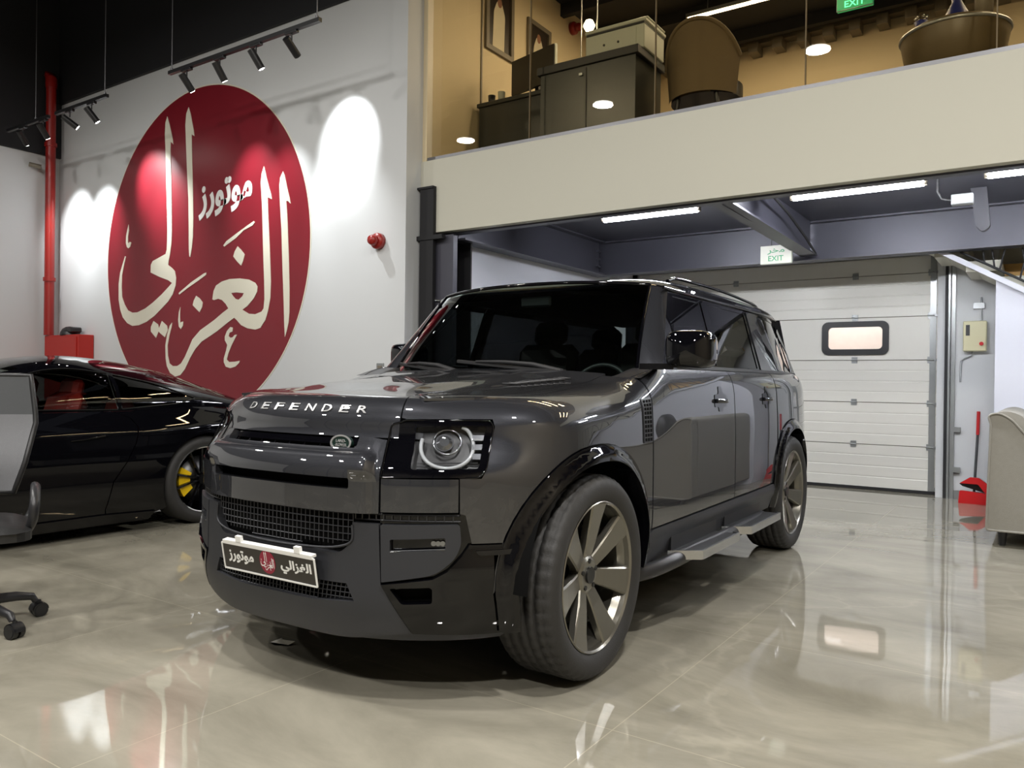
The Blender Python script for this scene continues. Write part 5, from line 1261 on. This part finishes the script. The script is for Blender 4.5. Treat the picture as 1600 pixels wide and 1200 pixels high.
# --- wheels
TRD = .403
def tyre_mb(R=TRD, W=.275, rim=.296, n=200):
    mb = MB(); hw = W / 2
    prof = [(rim - .01, -hw + .03), (rim + .006, -hw + .012), (rim + .03, -hw + .002), (R - .05, -hw - .004), (R - .022, -hw + .006), (R - .006, -hw + .024)]
    ys = [-hw + .04]
    tr = []
    for k in range(-4, 5):
        y = k * W / 9.6
        tr.append((y, k))
    ribs = [(-.098, -.068), (-.060, -.024), (-.016, .016), (.024, .060), (.068, .098)]
    for a, b_ in ribs: prof += [(R - .009, a - .001), (R - .0005, a + .001), (R - .0005, b_ - .001), (R - .009, b_ + .001)]
    prof += [(R - .006, hw - .024), (R - .022, hw - .006), (R - .05, hw + .004), (rim + .03, hw - .002), (rim + .006, hw - .012), (rim - .01, hw - .03)]
    vs = []; m_ = len(prof)
    for k in range(n):
        an = 2 * pi * k / n
        for r, h in prof:
            rr = r - (.006 if (k % 4 == 0 and r > R - .012 and abs(h) > .064) else 0) - (.004 if (k % 4 == 2 and r > R - .003 and abs(h) < .062) else 0)
            vs.append((rr * cos(an), h, -rr * sin(an)))
    fs = [(k * m_ + i, ((k + 1) % n) * m_ + i, ((k + 1) % n) * m_ + i + 1, k * m_ + i + 1) for k in range(n) for i in range(m_ - 1)]
    mb.add(vs, fs, True); return mb
def rim_mb():
    mb = MB(); y0 = .115
    mb.lathe([(.298, .125), (.294, .128), (.286, .120), (.282, .100), (.270, .07), (.262, -.10), (.285, -.13)], axis='Y', n=64)
    mb.lathe([(.001, y0 - .035), (.060, y0 - .035), (.078, y0 - .045), (.08, y0 - .075)], axis='Y', n=32)
    for k in range(7):
        a = pi / 2 + k * 2 * pi / 7 + SPA
        er = Vector((cos(a), 0, sin(a))); et = Vector((-sin(a), 0, cos(a))); ey = Vector((0, 1, 0))
        st = [(.060, .030, -.046, .040), (.13, .038, -.028, .036), (.22, .050, -.010, .032), (.287, .062, .006, .028)]
        vs = []
        for r, w, y, t in st:
            for q, yy in ((-w, y - t), (-w, y - .006), (-w * .86, y), (w * .86, y), (w, y - .006), (w, y - t)): vs.append(er * r + et * q + ey * (y0 + yy))
        fs = [(i * 6 + j, i * 6 + (j + 1) % 6, (i + 1) * 6 + (j + 1) % 6, (i + 1) * 6 + j) for i in range(3) for j in range(6)]
        mb.add(vs, fs)
    return mb
SPA = radians(2)
def wheel(parent, x, y, out=1, R=TRD):
    t = tyre_mb().build('tyre', 'rubber', parent); t.location = (x, y, R)
    if out < 0: t.rotation_euler = (0, 0, pi)
    rim_mb().build('rim', 'rim_bronze', t)
    m = MB(); m.lathe_s([(.001, .0), (.20, .0), (.20, -.03), (.001, -.03)], axis='Y', n=40); m.build('brake_disc', 'brake_disc', t)
    m = MB(); m.box2((-.17, .0, .06), (-.05, .05, .18), bev=.02); m.build('brake_caliper', 'trim_black', t)
    m = MB(); m.cyl((0, .07, 0), (0, .088, 0), .033, 24)
    for k in range(5): a = k * 2 * pi / 5 + .3; m.cyl((.056 * cos(a), .06, .056 * sin(a)), (.056 * cos(a), .083, .056 * sin(a)), .0105, 6)
    m.build('hub_cap', 'rim_dark', t)
    m = MB(); m.lathe_s([(.255, -.02), (.001, -.05)], axis='Y', n=32); m.build('wheel_backing', 'void_black', t)
    return t
w0 = wheel(CP, 0, .842); 
def cp(o, x, y, out):
    c = copy_tree(o, CP); c.location = (x, y, TRD); c.rotation_euler = (0, 0, 0 if out > 0 else pi); return c
cp(w0, -3.022, .842, 1); cp(w0, 0, -.842, -1); cp(w0, -3.022, -.842, -1)
# ================================================================ THE BLACK COUPE
co = empty('coupe', (-6.55, 3.90, 0), radians(-90))
tag(co, 'glossy black coupe with red leather seats beneath the emblem, cut off by the left edge', 'car')
def lin(x, P):
    if x <= P[0][0]: return P[0][1]
    for (a, b), (c, d) in zip(P, P[1:]):
        if x <= c: return b + (d - b) * (x - a) / (c - a)
    return P[-1][1]
_wb = catmull([(-1.06, .62), (-.98, .78), (-.80, .875), (-.45, .94), (-.05, .955), (.35, .945), (.9, .925), (1.8, .92), (2.5, .94), (2.95, .94), (3.4, .86), (3.62, .70)], 10)
_T = catmull([(-1.06, .86), (-.95, .895), (-.76, .925), (-.45, 1.04), (-.14, 1.165), (.16, 1.255), (.43, 1.305), (.69, 1.33), (.88, 1.325), (1.15, 1.285), (1.6, 1.15), (2.05, .985), (2.3, .94), (2.9, .86), (3.4, .72), (3.62, .60)], 10)
_B = [(-1.06, .83), (-.9, .865), (-.5, .92), (.1, .935), (.6, .912), (1.6, .912), (2.1, .905), (2.9, .80), (3.4, .66), (3.62, .55)]
def belt(x): return lin(x, _B)
def Mc(x, z):
    w = lin(x, _wb); zb = belt(x); d = .07 * max(0, (.42 - z) / .32) ** 2 + .10 * max(0, (z - (zb - .27)) / .27) ** 2.0
    d -= .012 * math.exp(-((z - (.765 - .02 * (x - .5))) / .035) ** 2) + .0
    return (x, w - d, z)
def Gc(x, z):
    zb = belt(x); yb = Mc(x, zb)[1] - .015; f = min(.9995, max(0, (z - zb) / max(.02, lin(x, _T) - zb))); return (x, yb * (1 - f ** 2.3) ** (1 / 2.3), z)
def archc(cx, r, a0, a1, n=30): return [(cx + r * cos(radians(a0 + (a1 - a0) * k / n)), .35 + r * sin(radians(a0 + (a1 - a0) * k / n))) for k in range(n + 1)]
def both2(name, mk, m):
    a = mk(); return a.build(name, m, co), a.mirrored().build(name, m, co)
cut = [(.72, belt(.7)), (.60, .86), (.565, .80), (.59, .68), (.66, .54), (.76, .40), (.80, .20)]
def cq():
    pl = cut + [(.78, .12)] + [(.50, .11)] + archc(0, .375, -30, 210)[0:] + [(-.42, .16), (-1.0, .25)] + [(-1.04, z) for z in (.5, .82)] + [(x / 20, belt(x / 20)) for x in range(-20, 14, 2)]
    return panel(pl, Mc, .04, sign=-1)
both2('rear_quarter', cq, 'black_paint')
def cd():
    pl = [(x + .008, z) for x, z in cut] + [(.80, .16), (1.98, .16), (2.04, .5), (1.98, .92)] + [(x / 20, belt(x / 20)) for x in range(38, 15, -2)]
    return panel(pl, Mc, .04, sign=-1)
both2('door', cd, 'black_paint')
def cf():
    pl = [(2.0, .92), (2.05, .5), (1.99, .12), (2.28, .12)] + archc(2.68, .375, 210, -30) + [(3.2, .14), (3.58, .2), (3.6, .54)] + [(x / 20, belt(x / 20)) for x in range(70, 41, -3)]
    return panel(pl, Mc, .05, sign=-1)
both2('front_wing', cf, 'black_paint')
both2('side_skirt', lambda: panel([(.42, .15), (.46, .09), (2.3, .09), (2.34, .15), (2.0, .165), (.8, .165)], Mc, .05, off=.012, edge=.04, sign=-1), 'gloss_black')
cw1 = roundpoly([(.675, .925, .01), (1.78, .94, .04), (1.16, 1.205, .12), (.92, 1.232, .1), (.675, 1.195, .01)], .01)
cw2 = roundpoly([(.645, .928, .01), (.645, 1.19, .01), (.35, 1.125, .1), (.035, 1.005, .02), (.18, .965, .06)], .01)
def zf(x): return belt(x) + .86 * (lin(x, _T) - belt(x))
def chs():
    xs = [-.90 + k * .1 for k in range(31)]
    pl = [(x, belt(x)) for x in xs] + [(x, zf(x)) for x in reversed(xs)]
    return panel(pl, Gc, .035, holes=[cw1, cw2], sign=-1, edge=.006)
both2('roof_side', chs, 'black_paint')
both2('door_window', lambda: panel(cw1, Gc, .04, sign=-1, edge=0, off=-.004), 'coupe_glass')
both2('quarter_window', lambda: panel(cw2, Gc, .04, sign=-1, edge=0, off=-.004), 'side_glass')
def frame_c():
    mb = MB()
    for w in (cw1, cw2): mb.tube([Vector(Gc(*p)) + Vector((0, .003, 0)) for p in w], .004, 5, closed=True)
    return mb
both2('window_trim', frame_c, 'rim_dark')
def capz(x, y):
    zb = belt(x); yb = Mc(x, zb)[1] - .015; return (x, y, zb + (lin(x, _T) - zb) * max(0, 1 - (abs(y) / yb) ** 2.3) ** (1 / 2.3))
def cap(x0, x1, mt, name, n=24):
    mb = MB(); mb.grid(lambda u, v: capz(x0 + (x1 - x0) * u, (2 * v - 1) * Gc(x0 + (x1 - x0) * u, zf(x0 + (x1 - x0) * u))[1]), n, 24, flip=(x1 < x0)); mb.build(name, mt, co)
cap(.30, 1.22, 'black_paint', 'roof'); cap(-.62, .30, 'privacy_glass', 'rear_window'); cap(1.22, 2.08, 'car_glass', 'windscreen')
def deck(x0, x1, name):
    mb = MB(); mb.grid(lambda u, v: (lambda x, q: (x, q * Mc(x, belt(x))[1], belt(x) + (max(0, lin(x, _T) - belt(x))) * (1 - abs(q) ** 2.3)))(x0 + (x1 - x0) * u, 2 * v - 1), 14, 20); mb.build(name, 'black_paint', co)
deck(-1.05, -.60, 'boot_lid'); deck(2.06, 3.62, 'bonnet')
mb = MB(); mb.grid(lambda u, v: (lambda q, z: (-1.04 - .06 * (1 - q * q), q * Mc(-1.04, z)[1], z))(2 * u - 1, .2 + .66 * v), 12, 8); mb.build('rear_bumper', 'black_paint', co)
mb = MB(); mb.grid(lambda u, v: (lambda q, z: (3.6 + .10 * (1 - q * q), q * Mc(3.6, z)[1], z))(2 * u - 1, .14 + .46 * v), 12, 8); mb.build('front_bumper', 'black_paint', co)
def ch(): 
    mb = MB(); mb.tube([Vector(Mc(.83 + k * .03, .742 - .003 * k)) + Vector((0, .004 + .014 * sin(pi * k / 8), 0)) for k in range(9)], .010, 8, flat=.8); return mb
both2('door_handle', ch, 'black_paint')
both2('side_mirror', lambda: MB().box((1.78, .98, .98), (.10, .20, .13), bev=.04), 'black_paint')
mb = MB(); mb.box2((.62, -.80, .14), (2.2, .80, .22)); mb.box2((-.9, -.60, .14), (.5, .60, .60)); mb.box2((2.3, -.55, .14), (3.5, .55, .6)); mb.box2((.3, -.6, .30), (.5, .6, .75)); mb.build('underbody', 'void_black', co)
for y in (.36, -.36):
    mb = MB(); mb.box2((.90, y - .24, .30), (1.42, y + .24, .50), bev=.06); mb.box((.88, y, .78), (.13, .44, .56), R=Matrix.Rotation(-.28, 3, 'Y'), bev=.06); mb.box((.78, y, 1.08), (.09, .24, .14), R=Matrix.Rotation(-.2, 3, 'Y'), bev=.03); mb.build('seat', 'red_leather', co)
    mb = MB(); mb.box((.42, y, .86), (.10, .34, .26), R=Matrix.Rotation(-.3, 3, 'Y'), bev=.05); mb.build('rear_seat', 'red_leather', co)
both2('door_lining', lambda: panel([(.62, .3), (1.95, .3), (1.95, .90), (.62, .90)], Mc, .1, off=-.07, edge=0, sign=-1), 'red_leather')
mb = MB(); c_ = Vector((1.62, .36, .86)); mb.tube([c_ + Vector((-.06 * sin(2 * pi * k / 28), .17 * cos(2 * pi * k / 28), .16 * sin(2 * pi * k / 28))) for k in range(28)], .013, 6, closed=True); mb.build('steering_wheel', 'trim_black', co)
mb = MB(); mb.box2((1.66, -.75, .70), (2.1, .75, .90), bev=.05); mb.build('dashboard', 'black_leather', co)
def wheel_c(x, y, out):
    R = .352; mb = MB(); mb.lathe_s([(.262, -.12), (.29, -.135), (R - .03, -.135), (R, -.10), (R, .10), (R - .03, .135), (.29, .135), (.262, .12)], axis='Y', n=72)
    t = mb.build('tyre', 'rubber', co, (x, y, R), 0 if out > 0 else pi)
    mb = MB(); mb.lathe([(.266, .118), (.262, .126), (.254, .120)], axis='Y', n=64); mb.build('rim_lip', 'chrome', t)
    mb = MB(); mb.lathe([(.254, .120), (.245, .09), (.24, -.10)], axis='Y', n=48); mb.cyl((0, .06, 0), (0, .10, 0), .045, 24)
    for k in range(10):
        a = pi / 2 + k * pi / 5 + (.09 if k % 2 else -.09); er = Vector((cos(a), 0, sin(a))); et = Vector((-sin(a), 0, cos(a))); ey = Vector((0, 1, 0)); vs = []
        for r, w, yy in ((.04, .013, .085), (.15, .011, .095), (.25, .013, .112)):
            for q, z in ((-w, -.022), (-w * .6, 0), (w * .6, 0), (w, -.022)): vs.append(er * r + et * q + ey * (yy + z))
        mb.add(vs, [(i * 4 + j, i * 4 + (j + 1) % 4, (i + 1) * 4 + (j + 1) % 4, (i + 1) * 4 + j) for i in range(2) for j in range(4)])
    mb.build('rim', 'gloss_black', t)
    mb = MB(); mb.lathe_s([(.001, .035), (.185, .035), (.185, .015), (.001, .015)], axis='Y', n=40); mb.build('brake_disc', 'brake_disc', t)
    mb = MB(); P = [(.105 * cos(a), .105 * sin(a)) for a in [radians(150 + 70 * k / 6) for k in range(7)]] + [(.205 * cos(a), .205 * sin(a)) for a in [radians(220 - 70 * k / 6) for k in range(7)]]
    P = [(-x, z) for x, z in P]
    mb.prism(P, lambda a, c: (a, .01, c), lambda a, c: (a, .072, c)); mb.build('brake_caliper', 'caliper_yellow', t)
    mb = MB(); mb.lathe_s([(.24, -.06), (.001, -.08)], axis='Y', n=24); mb.build('wheel_backing', 'void_black', t)
    return t
wc = wheel_c(0, .80, 1); wheel_c(0, -.80, -1); wheel_c(2.68, .80, 1); wheel_c(2.68, -.80, -1)
for cx in (0, 2.68):
    both2('wheel_liner', lambda: MB().grid(lambda u, v: (cx + .40 * cos(pi * u), lerp(.58, .915, v), .35 + .39 * sin(pi * u)), 20, 1), 'void_black')

# ================================================================ OFFICE CHAIR
oc = empty('office_chair', (-4.083, 1.60, 0), CHROT)
tag(oc, 'grey mesh office chair on castors at the left edge of the picture', 'chair')
# local: +x = direction the sitter faces
def backF(u, v):
    w = lin(v, [(0, .17), (.25, .215), (.6, .26), (1, .235)]); y = (2 * u - 1) * w
    x = -.24 - .10 * v - .05 * sin(v * pi) * 0 + .05 * (2 * u - 1) ** 2 + .03 * math.exp(-((v - .25) / .2) ** 2)
    return (x, y, .60 + .57 * v)
mb = MB(); mb.grid(backF, 14, 10, 0, 1, 0, .66); mb.grid(lambda u, v: tuple(Vector(backF(u, v)) - Vector((.025, 0, 0))), 14, 10, 0, 1, 0, .66, flip=True); mb.build('backrest', 'mesh_grey', oc)
mb = MB(); mb.grid(backF, 14, 6, 0, 1, .66, 1); mb.grid(lambda u, v: tuple(Vector(backF(u, v)) - Vector((.025, 0, 0))), 14, 6, 0, 1, .66, 1, flip=True); mb.build('head_panel', 'mesh_dark', oc)
mb = MB(); P = [backF(0, k / 12) for k in range(13)] + [backF(k / 10, 1) for k in range(1, 10)] + [backF(1, 1 - k / 12) for k in range(13)] + [backF(1 - k / 10, 0) for k in range(1, 10)]
mb.tube([Vector(p) - Vector((.012, 0, 0)) for p in P], .014, 8, closed=True); mb.tube([(-.27, 0, .62), (-.27, 0, .50), (-.15, 0, .43), (0, 0, .42)], .025, 8); mb.build('back_frame', 'plastic_black', oc)
mb = MB(); mb.prism(roundpoly([(-.24, -.25, .06), (.26, -.25, .1), (.26, .25, .1), (-.24, .25, .06)], .08), lambda a, c: (a, c, .43), lambda a, c: (a, c, .47))
mb.grid(lambda u, v: (lerp(-.24, .27, u), (2 * v - 1) * .25 * (1 - .25 * abs(2 * u - 1) ** 6), .47 + .045 * (1 - abs(2 * v - 1) ** 4) * (1 - abs(2 * u - 1) ** 6)), 14, 14); mb.build('seat', 'black_leather', oc)
for sy in (-1, 1):
    mb = MB(); P = [(-.18, sy * .22, .44), (-.22, sy * .25, .50), (-.20, sy * .26, .60), (-.10, sy * .262, .635), (.08, sy * .262, .63), (.15, sy * .26, .58), (.14, sy * .25, .50), (.08, sy * .22, .435)]
    mb.tube(catmull(P, 5), .024, 10, flat=.8); mb.build('armrest', 'trim_black', oc)
mb = MB(); mb.cyl((0, 0, .10), (0, 0, .28), .03, 16); mb.cyl((0, 0, .28), (0, 0, .42), .018, 16); mb.box2((-.10, -.08, .39), (.10, .08, .43), bev=.01); mb.cyl((0, 0, .07), (0, 0, .13), .045, 20); mb.build('gas_column', 'plastic_black', oc)
for k in range(5):
    a = radians(86 - 72 * k) - CHROT; e = Vector((cos(a), sin(a), 0)); n_ = Vector((-sin(a), cos(a), 0))
    mb = MB(); mb.tube([e * .03 + Vector((0, 0, .125)), e * .20 + Vector((0, 0, .115)), e * .27 + Vector((0, 0, .10)), e * .285 + Vector((0, 0, .075))], [.026, .022, .018, .014], 10); lg = mb.build('base_leg', 'trim_black', oc)
    mb = MB(); c_ = e * .30 + Vector((0, 0, .033))
    for s_ in (-1, 1): mb.cyl(c_ + n_ * s_ * .006, c_ + n_ * s_ * .028, .033, 20); mb.cyl(c_ + n_ * s_ * .028, c_ + n_ * s_ * .031, .026, 20)
    mb.cyl(c_, c_ + Vector((0, 0, .045)), .010, 10); mb.grid(lambda u, v: tuple(c_ + n_ * (.05 * u - .025) + (e * cos(v * pi) + Vector((0, 0, 1)) * sin(v * pi)) * .037), 2, 10)
    mb.build('castor', 'plastic_black', lg)
